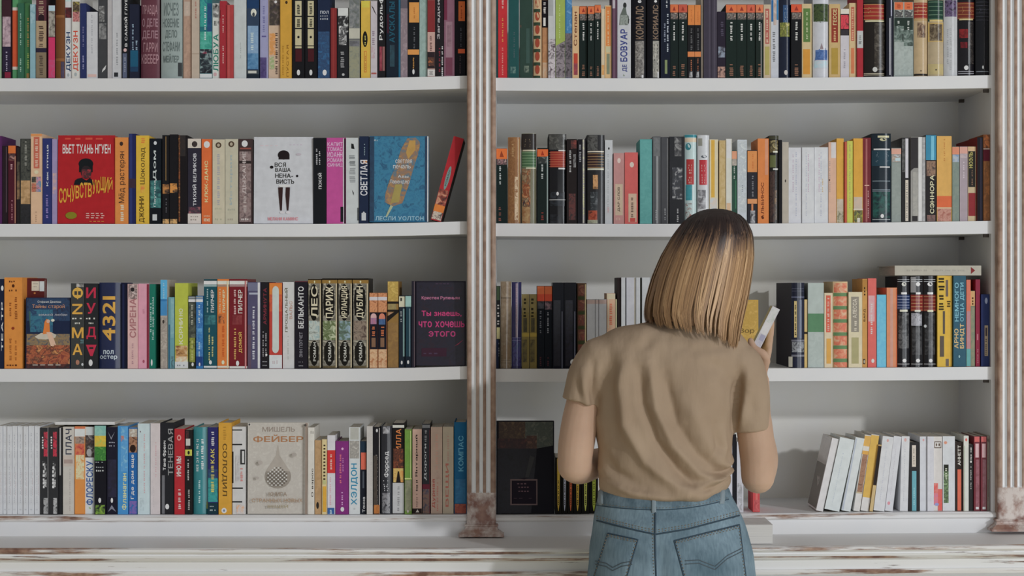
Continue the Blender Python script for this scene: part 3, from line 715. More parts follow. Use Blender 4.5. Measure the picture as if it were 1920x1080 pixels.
R2L_a = [
 (-16, 18, 85, 'p', '4d2252', '6a3070 85 1020 10 40', 'purple spine at the very left end', ),
 (20, 82, 190, 'p', '241a20', '4a3a44 200 900 60 80', 'dark narrow spine beside the purple one'),
 (86, 166, 185, 'p', '481826', 'c8682c 188 270; A 275 350 6 96 8a4a48 2a1a1e b08078; D c8a0a4 380 440 30 60 3; D a06a74 760 980 40 62; b08068 300 1015 88 100', 'maroon spine with an orange head'),
 (170, 208, 205, 'p', '241f20', 'A 360 560 10 90 5a5040 241f20; A 560 760 10 90 8a6a48 4a3a2c', 'narrow black and brown spine near the left end'),
 (211, 326, 115, 'p', '292b2a', 'A 120 580 6 94 2a2c2a 44463f 1a1c1c; D 8a8a82 130 400 40 64; A 560 810 6 94 b8946a a88458 8f7048; A 810 1018 6 94 15161a 25262a', 'dark spine with a sandy landscape band'),
 (329, 448, 60, 'p', 'cfa888', 'd08850 62 90; b8604c 96 430 26 78; D d8a894 110 410 38 66; O e0c0a0 450 490 30 70; A 520 580 8 46 5a5a50 2a2a28 8a7a60; A 520 680 50 92 3f7f9c c08090 2a3a4c; A 590 680 8 46 4a6058 c06a50 2a2a28; D a88a70 880 1000 42 54', 'peach spine with coloured picture squares'),
 (451, 552, 110, 'p', '2a3268', 'V c4c6d4 180 620 40 64 Как птица; D 8a7ab4 700 960 34 60', 'royal blue spine with a white vertical title'),
 (555, 606, 118, 'p', '9286ac', 'A 480 700 10 90 9286ac c8a090', 'thin lavender spine left of the red portrait cover'),
]
R2L_b = [
 (1224, 1368, 100, 'p', 'd8803a', 'O 3a2a24 145 190 34 60; v 33241e 250 800 26 80 Мёд растерян; D d8c0a8 810 990 40 66', 'orange spine with dark script, right of the red cover'),
 (1372, 1446, 60, 'f', '1f2450', '2a3468 62 1020 10 50; 3a2a38 540 640', 'plain dark navy tall spine beside a yellow one'),
 (1449, 1588, 80, 'p', 'cfa62c', 'D d07830 100 160 36 70 3; v 3a2e18 210 600 30 74 Шоколад; A 610 690 36 66 cfa62c d06a30; V 4a3812 730 1005 24 68 ДЖОННИ', 'yellow spine with black script'),
 (1592, 1718, 112, 'P', '121820', 'O c0c4c8 140 180 34 60; V b8c0c0 240 560 28 58 Дом; A 560 850 6 94 1c4048 2f6a6a 4a8c86; v c0ccd0 560 840 34 56 Паутина; 12161c 850 1020; b8bcbe 920 985 24 62', 'black spine fading into teal with a white square'),
]
R2L_c = [
 (78, 158, 76, 'f', '17161a', 'b08a50 90 560 46 52; A 600 700 4 96 17161a c8843c; A 970 1022 6 94 17161a e0a060 c88a50; D 6a6a70 740 900 46 60', 'left of two black spines with orange flames'),
 (160, 246, 68, 'f', '17161a', 'A 590 690 4 96 17161a d08838 c07a30; A 970 1022 6 94 17161a e0a060 c88a50', 'right of two black spines with orange flames'),
 (249, 346, 78, 'f', '191518', 'A 80 1000 2 20 8a4a20 3a2418 b8783c; A 80 300 20 80 191518 2a1e1a', 'black spine with copper glints on its left edge'),
 (350, 492, 112, 'p', '2a2734', 'c2b8ae 114 214; O 3a3030 140 204 30 72; V c4c4cc 270 830 34 64 ТИХИЙ БЕЛИКОВ; A 840 910 6 94 7a2a44 2a2734 9a5a60; c8bfb8 912 1022; R 8a8078 940 950 20 84; R 8a8078 970 985 20 84', 'slate spine with white head and foot and a ring emblem'),
 (496, 612, 118, 'p', 'd8622c', 'O e0d8d0 140 212 20 76; V e8c890 350 790 28 64 КЛОК-ДАНС; R e0b898 930 945 20 80; R e0b898 960 1000 20 80', 'orange spine with a white disc on its head'),
 (616, 748, 122, 'p', 'bab29c', 'O 4a3a2c 152 214 24 72; O a89c88 166 200 36 60; D 9c9aa0 260 820 36 60; R a8a890 850 870 20 80; R a0a088 960 985 20 80', 'left of two cream spines with dark discs on top'),
 (752, 890, 118, 'p', 'b3ae9a', 'O 4a3a2c 140 204 24 70; O a89c88 154 190 36 58; V 98a4a4 290 820 34 58 История; R a0a090 860 880 20 80; R a09888 960 985 20 80', 'right of two cream spines with dark discs on top'),
 (894, 1042, 116, 'p', '3d2f2f', 'O d8d4cc 132 202 22 66; 8a4a40 210 226 10 90; A 250 1000 6 90 5a4a4a 8a7674 6a5654; 2a2222 350 380 6 90; V b8acaa 250 700 28 58 ДЫХАНИЕ; D b0a4a0 720 900 34 58; R c8c0bc 960 985 20 76', 'dark brown spine with a white disc on top'),
]
R2L_d = [
 (40, 178, 105, 'f', '14161b', 'D b0b0b4 210 390 22 34; D b0b0b4 240 390 44 56; V c4c4c6 480 650 36 66 ПОКОЙ', 'black spine with a short white title'),
 (183, 386, 104, 'p', 'b5488c', 'H d8a8c4 152 192 4 84 КАПИТ; H d8a8c4 202 246 4 84 ТОМАС; H d8a8c4 256 312 4 84 ИОАНН; H d8a8c4 320 364 4 84 РОМАН; H d8a8c4 376 418 4 84 СИНИЦ; d0c0c8 110 1020 86 91; 3a2a34 112 1020 92 100; 1d1a20 840 1000 74 88', 'wide magenta spine with stacked pale letters'),
 (390, 528, 104, 'p', 'b8bdbd', 'N 1a1c1c 165 40 220 40 224 66 170 58; D 5a5e60 290 330 20 74 8; D 5a5e60 350 400 20 74 8; D 8a8e90 420 580 20 80 9; N 1a1c1c 660 46 700 54 720 60 690 60; 4a4e50 850 985 88 98', 'white spine with a small black bird'),
 (533, 632, 88, 'F', '1c2740', 'c08450 340 380 40 84; V c4c4cc 340 720 10 88 СВЕТЛАЯ; D 8aa0a8 160 290 50 62; b8bcc0 905 985 24 72; O b8bcc0 890 930 36 60', 'navy spine with curly pale lettering, beside the blue cover'),
]
R2R_a = [
 (25, 148, 218, 'p', '12201f', 'd0682c 220 330; N 8a3a1c 240 46 310 70 310 30; A 332 390 4 96 b08080 3a2a30 c8a8a0; D c0c6c4 400 600 26 44; D 7a4a40 830 990 20 44', 'orange headed black spine at the left end'),
 (155, 288, 98, 'H', '8a6038', 'A 110 1015 4 58 8f653c 7a5230 946c44; D a88458 160 300 30 50; A 520 980 54 80 8a6038 c8b090 a08058; b09468 120 1000 82 90', 'brown leathery spine near the left end'),
 (300, 458, 58, 'H', '6f6c55', '26201e 62 232; D 8a7a60 110 200 20 60; b8b098 232 246 10 94; 3f5f3f 250 420; G 7a9470 262 410 6; c8c4a8 420 434 30 96; A 440 1018 4 60 a08a68 6a4a34 c0794a; O 3a2e30 760 850 10 56; A 600 740 10 50 a0522c 7a4228 c08a5c; A 840 1018 4 56 a88a60 8a5a34', 'glossy spine with a green label and a painted figure'),
 (468, 584, 212, 'p', '15201f', 'd2602c 226 304; N 9a3018 240 46 292 66 292 34; A 306 380 4 96 2a2a28 15201f 6a6a68; D b8bebc 380 540 36 56; D 8a3a34 890 980 34 60; 8a9a98 300 1015 88 100', 'orange headed black spine between two glossy ones'),
 (588, 778, 64, 'H', '101116', 'A 66 230 4 96 4a4a48 3a3a38 5c5c58; d8d0c4 234 246 56 96; 8f2c22 248 418 10 96; G b06040 260 410 7; e0dcd0 424 440 56 94; A 680 830 10 90 101116 2a3038; O c8c8cc 680 720 44 58; G c8ccd0 765 775 1; A 920 1015 10 60 101116 2a2e34', 'wide black glossy spine with a red title label'),
 (782, 892, 118, 'P', '1c1414', 'A 130 220 40 96 8a3a30 5a241e 2a1816; D a8a8a8 230 470 24 44; A 280 420 64 90 8a8a8a 1c1414; A 700 980 20 86 1c1414 5a2420 2c1818', 'black spine with dark red flowers'),
 (898, 988, 120, 'P', '15131a', 'D 8a8a8e 170 360 14 44; A 120 1015 60 80 b8b4b0 a09c98 d8d4a8; D d8d090 480 920 64 80', 'black glossy spine with a pale yellow streak'),  # the pale streak is a gloss highlight painted on the spine
 (996, 1186, 74, 'H', '212124', 'A 78 240 4 60 3a3a3a 5a5a58 2a2a2a; c8c0b0 244 258 4 96; 33201f 268 430 4 62; G a08058 275 420 6; d8ccb4 430 446 4 96; A 500 650 34 62 c89868 b08050 2c2420; O c09060 530 620 34 60; A 680 880 20 60 3a4044 2a2e32 6a7074; A 880 1000 8 58 7a3020 a84c34 3a2420; A 980 1020 4 60 a8a890 7a7c6a', 'wide glossy black spine with a painted hand and flowers'),
 (1190, 1272, 128, 'p', 'b6b9bc', 'O 2a2c30 205 232 40 62; D 9a9ea2 260 900 34 48; D c0a0a4 840 900 30 60', 'pale grey spine with one black dot'),
 (1282, 1396, 266, 'p', 'b2827f', 'O d0b8b0 320 375 34 66; bba690 598 930 14 86; V 55453c 630 890 36 62 ДАР СЛОВ; R c09c92 950 985 20 80', 'short dusty rose spine with a beige label'),
 (1400, 1540, 260, 'p', 'c25b58', 'O dcbcb0 362 420 38 70; c0a48e 700 1002 28 90; D 5a453c 730 950 46 66; b84a44 960 1000 40 80', 'short coral red spine with a beige label'),
 (1560, 1690, 120, 'p', '4b918e', 'D a0c4bc 170 390 62 76; D b0d0c8 330 460 24 40; A 130 1018 4 96 4b918e 569c98', 'teal spine with small white writing'),
]
R2R_b = [
 (50, 136, 90, 'P', '505255', '8a8c8e 100 1020 44 70; A 100 300 10 90 5a5c5e 6a6c6e; D a0a2a4 850 980 34 50', 'dark grey glossy spine left of its twin'),
 (140, 222, 96, 'P', '45464a', '85878a 110 1020 80 94; D 9a9c9e 850 980 44 60', 'dark grey glossy spine right of its twin'),
 (226, 388, 92, 'P', '26272b', 'A 100 300 34 80 26272b 4a4a4c 8a8a8a; A 420 760 20 86 26272b 30323a a0a0a0; D a8a8aa 850 1000 50 62', 'black spine scratched with fine white lines'),
 (394, 522, 70, 'H', 'b0c4c4', '2f7f8c 72 100; c8b8a0 106 150; O 2a7882 160 236 6 52; a52f30 334 602 14 78; D d8b0a4 350 590 30 60 9; A 604 770 10 60 2f7f8c 38909a; A 800 1020 6 60 8a5a50 b0c4c4 6a4038', 'teal and white spine with a red title label'),
 (528, 652, 76, 'H', 'bfc2c6', '8a8a80 110 190 6 40; O 4a5058 290 320 30 80; b32e38 340 606 16 84; D e0b0ac 356 590 34 66 9; A 660 860 4 70 5a5a5e 8a8a90 bfc2c6', 'white spine with a red title label'),
 (656, 748, 122, 'P', 'd0bfa0', 'd8a038 128 740 18 60; A 750 870 6 90 b8c0c4 c8b8a8', 'cream spine with a tall amber panel'),
 (758, 826, 132, 'p', 'b9a070', 'A 140 860 6 94 bfa878 ad9258', 'sandy spine right of the amber panelled one'),
 (830, 892, 116, 'P', 'c6c6bc', 'd0d0d0 120 320 10 80; c8a888 800 900 10 80', 'narrow white cream spine among pale ones'),
 (896, 948, 240, 'p', '2b4a3e', 'd89070 246 330; A 332 400 4 96 8a8078 c0b8ac; D b8c0b8 400 540 34 60; 3a6a50 560 860 60 90', 'small green spine with a salmon head'),
 (954, 1056, 124, 'P', 'b7bec4', 'A 140 900 8 92 b7bec4 a8b0b4 c4ccd2; D 8a9298 600 680 44 60', 'glossy white spine behind her head'),
 (1060, 1162, 236, 'f', '2a2a30', 'ee8446 244 470; D c06a34 270 430 50 62; D 7a7a80 500 730 46 64; ee8a58 756 806; c07a50 810 880 40 60; A 880 1020 30 80 2a2a30 c0c0c4', 'black spine with an orange sticker right of her head'),
 (1168, 1286, 112, 'p', 'dd7a3e', 'c88a6a 120 500 66 94; V 6a3018 580 970 30 56 АЛЬБИНОС; O 5a2a18 940 970 34 56', 'orange spine right of her head'),
 (1290, 1392, 80, 'H', '1b1917', '3a3a2a 84 120; A 130 260 8 92 7a6a40 2a261c a89a6c; d8d0b8 244 262 40 90; 5a6038 290 420 8 70; d8d4c4 430 446 40 92; A 460 1000 8 60 2a2224 4a3630 1b1917; A 660 980 56 80 6a5038 2a2018 8a6a44', 'black spine with gold flowers'),
 (1396, 1428, 126, 'p', '17171b', '', 'thin black spine beside the gold flowered one'),
 (1430, 1500, 150, 'p', 'aaa295', 'O 3a3430 548 580 40 60', 'beige grey spine with one dark dot'),
]
R2R_c = [
 (-140, -12, 196, 'p', 'c3c4cc', 'D b0a0b0 250 640 30 40; D a8acbc 240 880 54 64', 'first of three matching white short spines', {'group': 'matching white short spines'}),
 (-8, 114, 194, 'p', 'c4c6ce', 'D b8a0b4 250 640 48 58; D a8acbc 240 880 30 38', 'middle of three matching white short spines', {'group': 'matching white short spines'}),
 (120, 256, 192, 'p', 'c4c6ce', 'D b8a0b4 250 640 30 38; D a8acbc 240 880 44 52; D c0a880 500 640 56 64', 'last of three matching white short spines', {'group': 'matching white short spines'}),
 (260, 338, 142, 'p', 'cfa58e', 'c4c0c0 144 300 34 96; D a89088 320 640 8 24; O 5a4640 510 532 4 20', 'peach spine with a white corner'),
 (340, 412, 104, 'p', 'dc9a3a', 'A 710 830 4 96 a89c88 bcb0a0; A 830 958 4 96 6a6a50 b0a890 3a3a30', 'first of two amber spines with photo feet'),
 (416, 440, 136, 'p', 'a8452f', 'c0604a 140 950 40 100', 'thin brick red spine between amber and lime'),
 (444, 502, 130, 'p', 'b8bb50', 'D a8a060 150 800 34 62', 'lime spine between two amber ones'),
 (506, 600, 104, 'p', 'dc9834', 'A 690 810 4 96 b0a494 c0a894; c8c0b0 808 822; A 824 950 4 96 8a8a30 3a3a30 d8b030; c8c4b8 900 945 40 70', 'second of two amber spines with photo feet'),
 (606, 686, 98, 'P', '6c2028', '9a5a58 110 940 34 56; d0a090 570 580 20 80; D c09a98 600 900 60 74', 'dark red glossy spine left of the thick navy one'),
 (690, 884, 54, 'H', '15222c', 'c0bc98 76 96 30 90; O b8b490 100 130 40 76; e0dcc8 206 220 10 94; 1c3846 225 378; D b0bcc4 240 290 20 90 7; D a0b0b8 320 340 20 90 7; e0dcc8 384 396 40 94; G 8a9aa4 530 540 1; G 8a9aa4 618 632 2; A 640 900 6 94 15222c 1c4440 245a54; O d8e0dc 860 900 44 62; G c0c8c8 915 925 1', 'thick navy glossy spine with silver bands'),
 (890, 988, 200, 'p', '808985', 'd09a88 206 262; A 264 340 4 96 c0a898 8a8078 b0b8c0; A 350 940 4 96 808985 8a938e; b0c4d4 300 330 40 90', 'grey green spine with a pink head'),
 (992, 1074, 98, 'P', '1d1b1c', 'A 110 440 4 40 1d1b1c 5a5a58; c4c2c8 105 500 46 82; c9bfb0 520 930 46 82; D 8a8680 540 900 54 74', 'black spine with a long white strip'),  # the long white strip is gloss painted as colour
 (1080, 1228, 90, 'P', '8c8a86', '2c292b 94 400 0 50; N 2c292b 300 0 300 50 390 30 430 0; A 440 880 14 50 9a9890 8c8a86; cfcdc8 90 930 52 76; A 100 930 78 98 a8a8a8 8a8a8c; 2a2628 880 930 10 46', 'black and pale grey spine with a bright white streak'),  # the bright streak is painted gloss
 (1232, 1336, 68, 'P', '1a1516', '2f7f9f 72 320; A 330 480 6 94 5a3a2c 8a6a50 2a1e1c; 6ab0c8 80 320 50 80; V cfc6a4 470 690 40 80 НОРА; V cfc6a4 700 855 40 80 СЭН; A 870 935 10 90 7a5248 2a2020', 'teal headed black spine with cream capitals'),
 (1342, 1490, 80, 'p', 'd89e52', 'D b87e3c 100 330 46 56; df6238 680 792; c8b098 794 806; A 808 936 4 96 9a5a4c b88878 8a4c44', 'wide amber spine with an orange red band'),
 (1498, 1570, 186, 'p', '76857a', 'd88468 190 264; A 266 340 6 94 b0b4b4 6a88b0; A 340 930 6 94 7a867c 6a7c74', 'first of two salmon headed spines near the end'),
 (1574, 1652, 186, 'p', '9f929a', 'd8988a 190 256; A 258 300 6 94 b8a8a8 9f929a; D c0b4bc 330 500 40 60', 'second of two salmon headed spines near the end'),
 (1656, 1738, 186, 'p', 'bba886', 'c8a880 190 230; 282624 232 590 4 90; V b0a85c 240 400 14 60 НОЭЛЬ; D 8a6a54 410 570 44 60; 862b30 650 880 6 94', 'spine with a black title panel and a dark red foot'),
 (1742, 1800, 92, 'f', '18161c', '2a2838 100 920 50 80', 'black spine second from the right end', {'side': '7a2226', 'd': .2}),
 (1804, 1890, 66, 'f', '8a5424', 'A 68 200 4 96 4a2a18 8a4a20 b86a2c; b0a098 204 214; 5a1a2a 216 330; A 332 930 4 96 9a5c24 7e4c1e 6a4018', 'brown and dark red spine at the right end'),
]
R3L_a = [
 (-24, 40, 74, 'p', '192138', 'O c8ccd4 145 200 50 92; V c8ccd4 320 840 54 86 ТЕАТР', 'dark navy spine at the very left end'),
 (46, 236, 58, 'f', 'df8232', 'R 5a2c14 92 112 26 76; O 4a2410 130 166 42 58; R 5a2c14 186 208 26 76; D 8a4a18 260 500 58 74; D 8a4a18 320 470 28 40; O 8a3418 585 615 40 58; D 9a5a20 700 940 28 42; D 9a5a20 700 940 60 72; R 5a2c14 985 1002 14 76', 'wide orange spine with brown lettering'),
 (755, 900, 120, 'F', '393b3b', 'A 124 160 40 96 3a3c3c b8b4b0; O e0a040 166 280 10 90; 393b3b 205 245 26 46; 393b3b 205 245 54 74; e0a040 160 290 46 54; V dc9a3c 340 450 10 86 N; H dc9a3c 590 705 8 94 М; H dc9a3c 765 885 12 86 А; R c8c8c0 486 505 10 88; R c8c8c0 535 556 30 70; A 720 760 70 96 393b3b 5a8a90; O a0705c 935 990 36 64; O b8bcc0 970 1000 78 94', 'dark grey spine with stacked amber capitals'),
 (904, 1044, 124, 'F', '26272a', 'H b52844 165 278 10 84 И; H b52844 330 445 12 84 У; H b52844 585 715 12 86 Д; R c8c8c0 486 505 10 88; R c8c8c0 535 556 30 70; N b52844 775 8 775 90 895 60 895 42; 26272a 800 820 34 66; O d0d4d6 932 1002 30 60', 'black spine with stacked crimson capitals'),
 (1050, 1282, 112, 'H', '1f2748', 'V dd9a38 258 730 16 76 4321; H b4c0d0 832 876 20 68 пол; H b4c0d0 890 938 4 84 остер', 'thick navy spine with big orange digits'),
 (1288, 1358, 126, 'f', '12152a', '1c2242 130 1040 20 50', 'plain blue black spine between navy and pink'),
 (1362, 1470, 128, 'p', 'c9a4a1', 'A 132 290 6 94 c0a8a4 6a5654 d0b8b4; O 2a2426 165 210 30 66; V a0686c 280 700 20 84 СИРЕНА; D a88088 750 980 40 58', 'pale pink spine with rose capitals'),
 (1473, 1586, 124, 'p', 'ca90a2', '7a2034 130 1040 80 100; D b07084 380 440 40 60; O 9a4a60 935 970 40 60', 'dusty pink spine with a dark red edge'),
 (1590, 1652, 128, 'p', '0f6b59', 'D a8ccc0 320 640 10 32; v b0d4c8 270 720 40 84 Как сыр вином; O d0dcd8 930 1000 22 52', 'bright green spine with white script'),
]
R3L_b = [
 (64, 136, 82, 'p', 'a69d93', '4fa2d2 84 290; 2b6ea4 290 310; 3a80b4 310 465; A 480 1040 4 96 a69d93 8a8078 b4aca2; O 3a3430 510 550 30 60; D 90b8d0 110 280 36 60', 'narrow sky blue topped grey spine'),
 (142, 208, 268, 'p', '5f9099', 'A 280 700 40 96 6a9aa2 80a8ac; 2a5a78 560 1040 8 30; A 900 1040 50 90 5f9099 2a343c', 'short teal grey spine left of the lime one'),
 (212, 354, 118, 'p', 'a9b13a', 'V d4d8b0 390 470 30 60 НО; V d4d8b0 490 770 30 60 КОРНИ; A 785 930 4 96 6a4424 a87a44 d0b088; A 900 960 4 96 d8c8b0 c89060; c0c2c2 955 1036; R 7a7c80 985 1005 16 80', 'lime green spine with white vertical capitals'),
 (358, 440, 254, 'p', '2c3028', '8a9298 262 284; d0d4d8 290 320; A 330 700 4 96 5a6050 3a4038 2a2c24; A 700 960 14 86 6a7020 8a9030 3a4020; D b0b0a0 340 560 36 56; D b0b070 720 940 36 62; O d0d0c8 965 1005 40 70', 'short olive spine with a white head band'),
 (443, 516, 254, 'p', '2b6ea6', '8a9298 262 284; d0d4d8 290 320; A 330 900 4 96 2f7ab4 2460a0 5a9ac8; A 600 660 20 90 5aa0d0 2a68a0; 1c3c78 900 1000; D b8d0e0 340 540 36 58; D b0c4d8 720 900 36 58; O d0d4d8 965 1005 40 64', 'short blue spine with a white head band'),
 (520, 660, 76, 'F', '174b57', '152c34 84 92; d0d0cc 94 132; 8aa0a0 134 156; V c8d0cc 190 430 54 78 ПИЛЧЕР; D 9ab0b0 170 430 22 34; A 460 560 6 90 174b57 3a8084; D c0b878 580 940 36 48; D c0b878 680 900 60 74; O d0d8d4 940 985 40 62; c8ccc8 1000 1020', 'dark teal spine with a white head band'),
 (664, 792, 74, 'F', 'd8722f', 'd8cabc 94 132; 9a8070 134 156; V e8c8a0 190 430 44 64 ПИЛЧЕР; D e0b088 170 430 16 28; A 450 550 10 60 5a3420 d8722f 8a5030; D b85418 560 900 40 60; O f0c8a8 940 985 36 60; d8cabc 1000 1020; e8c0a0 95 1040 80 92', 'orange spine with a white head band'),
 (796, 986, 74, 'F', '6f1c24', 'd8ccc4 94 132; 9a7c7c 134 156; V e0c8c0 190 440 48 72 ПИЛЧЕР; D d0a8a4 180 450 24 36; A 460 560 16 70 6f1c24 8a3a3c; V d0a850 640 860 48 72 ДОМОЙ; D c8a058 590 930 24 38; O e0dcd8 945 1000 36 54; d8ccc4 1004 1026; b87878 95 1040 86 95', 'dark red wide spine with a white head band'),
 (992, 1126, 108, 'P', '4e4a66', '6a6c84 115 200; a0a4b4 220 240 10 80; D c0c0d0 350 930 36 56; 5a4a5c 560 1040 0 26; c8c8cc 112 1040 80 98', 'purple grey spine with a white right edge'),
 (1130, 1216, 108, 'p', '1d1a1f', 'V 782c38 170 560 30 70 АРМИНУТА; D a8a4a8 620 900 20 34; D a8a4a8 640 900 54 70; O d0d0d0 870 895 54 80; R a0a0a4 950 960 20 80; R a0a0a4 990 1000 20 80', 'black spine with dark red capitals'),
 (1220, 1356, 114, 'P', 'b23a30', 'd8752c 118 320; A 240 420 2 98 c85a2c b23a30; O b8c0bc 150 250 24 76; O b8c0bc 760 865 22 76; b8c0bc 200 815 24 76; c4c8cc 885 1042; R b0a0a4 940 980 26 70', 'red and orange spine with a long white capsule'),
 (1362, 1488, 108, 'p', 'bebebd', 'V 5c5a44 170 640 14 46 ПРОЩАЛЬНЫЙ; V b08a7c 310 500 56 82 ВАЛЬС; D a0a09c 670 930 40 50', 'white grey spine with olive capitals'),
 (1492, 1632, 98, 'F', '1d1a22', '5a1c28 94 108; V d8d8d8 155 600 26 68 БЕЛЬКАНТО; V 7a7880 640 910 34 60 ЭНН ПЭТЧЕТ; R a0a0a4 955 962 30 66; R a0a0a4 995 1005 30 66', 'black spine with bold white capitals'),
]
def city(name, art):  # pale strip at the right edge is side gloss put into the print
    return (f'1d1812 72 84; 8a6a30 86 122; O d8c8a0 92 116 44 54; b0a488 122 1018 88 98; A 122 1018 4 86 8a8578 5a564c a8a290; O 14120f 128 520 8 82; 14120f 190 460 12 78;'
            f'V c9c0a4 150 490 24 72 {name}; A 520 725 6 88 {art}; O 16140f 730 1000 14 80; 16140f 790 940 14 80; V c0c0b8 750 950 40 60 РОМАН; A 1000 1022 6 88 6a5a34 3a3424')
R3L_c = [
 (-14, 128, 74, 'F', '1b1813', city('ЛЕС', '8aa0a0 b0b8b0 4a5048'), 'first of four ornate black and gold spines', {'group': 'ornate black and gold spines'}),
 (134, 298, 68, 'F', '1b1813', city('ПАРИЖ', 'b0b898 4a5a2c 8a9470'), 'second of four ornate black and gold spines', {'group': 'ornate black and gold spines'}),
 (304, 456, 68, 'F', '1b1813', city('ИРЛАНДИЯ', '8aa0b0 5a7060 3a3c38'), 'third of four ornate black and gold spines', {'group': 'ornate black and gold spines'}),
 (462, 632, 68, 'F', '1b1813', city('ДУБЛИН', '4a3a34 8a7a6a 3a302c'), 'last of four ornate black and gold spines', {'group': 'ornate black and gold spines'}),
 (640, 730, 222, 'p', 'aa6a40', 'A 226 425 4 96 b06c40 c88a5c 8a4c2c; c0bcc0 266 302; 171520 430 822 4 100; O c8a0a0 440 520 14 86; A 490 555 14 86 b0687c 7a6a90; D c06a40 575 680 30 70; 7a5a44 700 800 26 74; A 824 1020 4 96 a86a40 d0a880 8a5030', 'left of two short orange brown patterned spines', {'group': 'short patterned spines'}),
 (733, 828, 222, 'p', 'aa6a40', 'A 226 425 4 96 b06c40 c88a5c 8a4c2c; c0bcc0 266 302; 171520 430 822 0 96; O c87860 440 540 8 80; A 500 560 8 80 2a4a7c 4a6a90; D c06a40 575 680 30 70; 7a5a44 700 800 26 70; A 824 1020 4 96 a86a40 d0a880 8a5030', 'right of two short orange brown patterned spines', {'group': 'short patterned spines'}),
 (832, 950, 100, 'p', '8b6a36', 'A 102 310 4 96 b89c44 a88838 c8ac54; 1c1816 315 338; A 340 400 4 80 9a8a50 7a6a48; 1c1816 402 424; A 430 470 6 60 b08868 8a5a3c; N 1c1816 470 0 400 96 430 100 530 0; A 540 1020 4 96 8f6c34 7a5a2e', 'gold brown spine crossed by black lines'),
 (955, 1020, 252, 'p', '1c2530', 'c2bfa6 260 372; 3a3a34 275 310 20 50; D 9aa0a0 390 530 20 50; 7a9a98 390 900 66 92; O c8ccd0 945 985 30 60', 'short dark spine with a cream head'),
 (1024, 1086, 250, 'p', '16202c', '8fb4ae 256 370; 1d3c48 372 900 10 90; 6a8088 390 900 66 84; O c8ccd0 940 980 30 66', 'short dark spine with a pale teal head'),
 (1090, 1128, 96, 'f', '221f2a', '7a6a70 100 1010 70 84', 'thin dark spine next to the neon pink lettered cover'),
]
R3R_a = [
 (22, 72, 148, 'p', '191a1c', '3a4a34 152 300 10 90; D a8a4a0 330 560 20 80 8; b0a878 590 712 10 94; D 8a8a8c 740 900 20 80 6; 1c2440 720 1030 0 60', 'narrow black spine with a cream label by the pillar'),
 (76, 192, 100, 'H', '8f7e68', 'A 110 1028 4 96 948470 86745e 7c6c58; G 5a4c3c 272 282 2; G 6a5c4c 890 970 4; A 780 930 20 90 7c6850 8a765e', 'taupe leathery spine near the pillar'),
 (196, 300, 108, 'H', '2a2a56', '8a7a8c 120 700 40 62; D a08a98 140 600 40 60; A 700 1000 10 90 2a2a56 44427a 2c4468; G 6a6a9a 700 730 2', 'dark blue spine right of the taupe one'),
 (304, 382, 236, 'p', '7b6d3c', 'A 242 430 4 96 857642 7a6c3c; D 2a2614 265 480 20 60 6; A 490 640 20 70 2a2614 4a4220; a08a3c 650 690; A 720 960 10 70 3a341c 6a5e30', 'left of two olive gold short spines', {'group': 'olive gold spines', 'd': .1}),
 (386, 464, 236, 'p', '7b6d3c', 'A 242 430 4 96 857642 7a6c3c; D 2a2614 265 480 20 60 6; A 490 640 20 70 2a2614 4a4220; a08a3c 650 690; A 720 960 10 70 3a341c 6a5e30', 'right of two olive gold short spines', {'group': 'olive gold spines', 'd': .1}),
 (468, 544, 148, 'p', '10161f', 'e0663a 152 235; c84a30 235 310; A 312 390 4 96 4a4a54 10161f; D 6a6e78 400 650 34 60; D 4a2a30 900 1000 34 60', 'left of two black spines with orange heads'),
 (547, 626, 148, 'p', '10161f', 'e0663a 152 235; c84a30 235 310; A 312 400 4 96 9a7a84 4a3a44 10161f; D 8a8e98 400 650 34 56; D 4a2a30 900 1000 34 60', 'right of two black spines with orange heads'),
 (632, 752, 112, 'F', '0f1220', '6a6e80 420 1030 80 88; A 300 1000 10 70 0f1220 181c2c', 'left of two tall blue black spines'),  # thin pale line at the right is a painted highlight
 (756, 884, 112, 'F', '0e101c', '6a6e80 420 1030 84 92; A 300 1000 10 70 0e101c 1c1c30; O c8ccd4 930 990 50 92', 'right of two tall blue black spines'),  # same painted highlight line as on its neighbour
 (896, 994, 118, 'h', '5a4030', ''.join(f'A {y} {y+110} 10 80 7a3a2c 5a3028 8a5a40; 3a4028 {y+120} {y+155} 4 80;' for y in range(140, 900, 158)) + 'c8b88c 130 1020 82 94', 'brown spine with dark red squares and cream edge'),
 (998, 1084, 292, 'p', 'b0b2b6', 'b09a94 296 340', 'first of three matching grey white short spines', {'group': 'matching grey white spines'}),
 (1088, 1122, 292, 'p', 'b0b2b6', 'b09a94 296 340', 'middle of three matching grey white short spines', {'group': 'matching grey white spines'}),
 (1126, 1206, 292, 'p', 'b0b2b6', 'b09a94 296 340', 'last of three matching grey white short spines', {'group': 'matching grey white spines'}),
 (1210, 1300, 228, 'p', 'd8a68a', 'd0c0a4 232 290; D d06a50 310 560 30 66; e0b8a0 290 600 10 24', 'peach spine with orange letters left of her shoulder'),
 (1304, 1318, 290, 'p', 'b8b894', '', 'very thin pale yellow spine beside the peach one'),
 (1322, 1360, 60, 'p', '2a2222', '', 'tall thin dark brown spine left of white ones'),
 (1363, 1414, 58, 'p', 'c2c6ca', '1f1e22 60 900 86 100', 'first tall white spine left of her hair'),
 (1418, 1518, 58, 'p', 'c0c2cc', '8a8674 60 900 92 98; b0a890 60 900 86 92', 'widest tall white spine left of her hair'),
 (1522, 1580, 58, 'p', 'c2c6ca', '22221c 60 900 74 100', 'tall white spine with a black edge by her hair'),
 (1584, 1670, 58, 'p', 'c2c6d0', '', 'tall white spine partly hidden by her hair'),
]
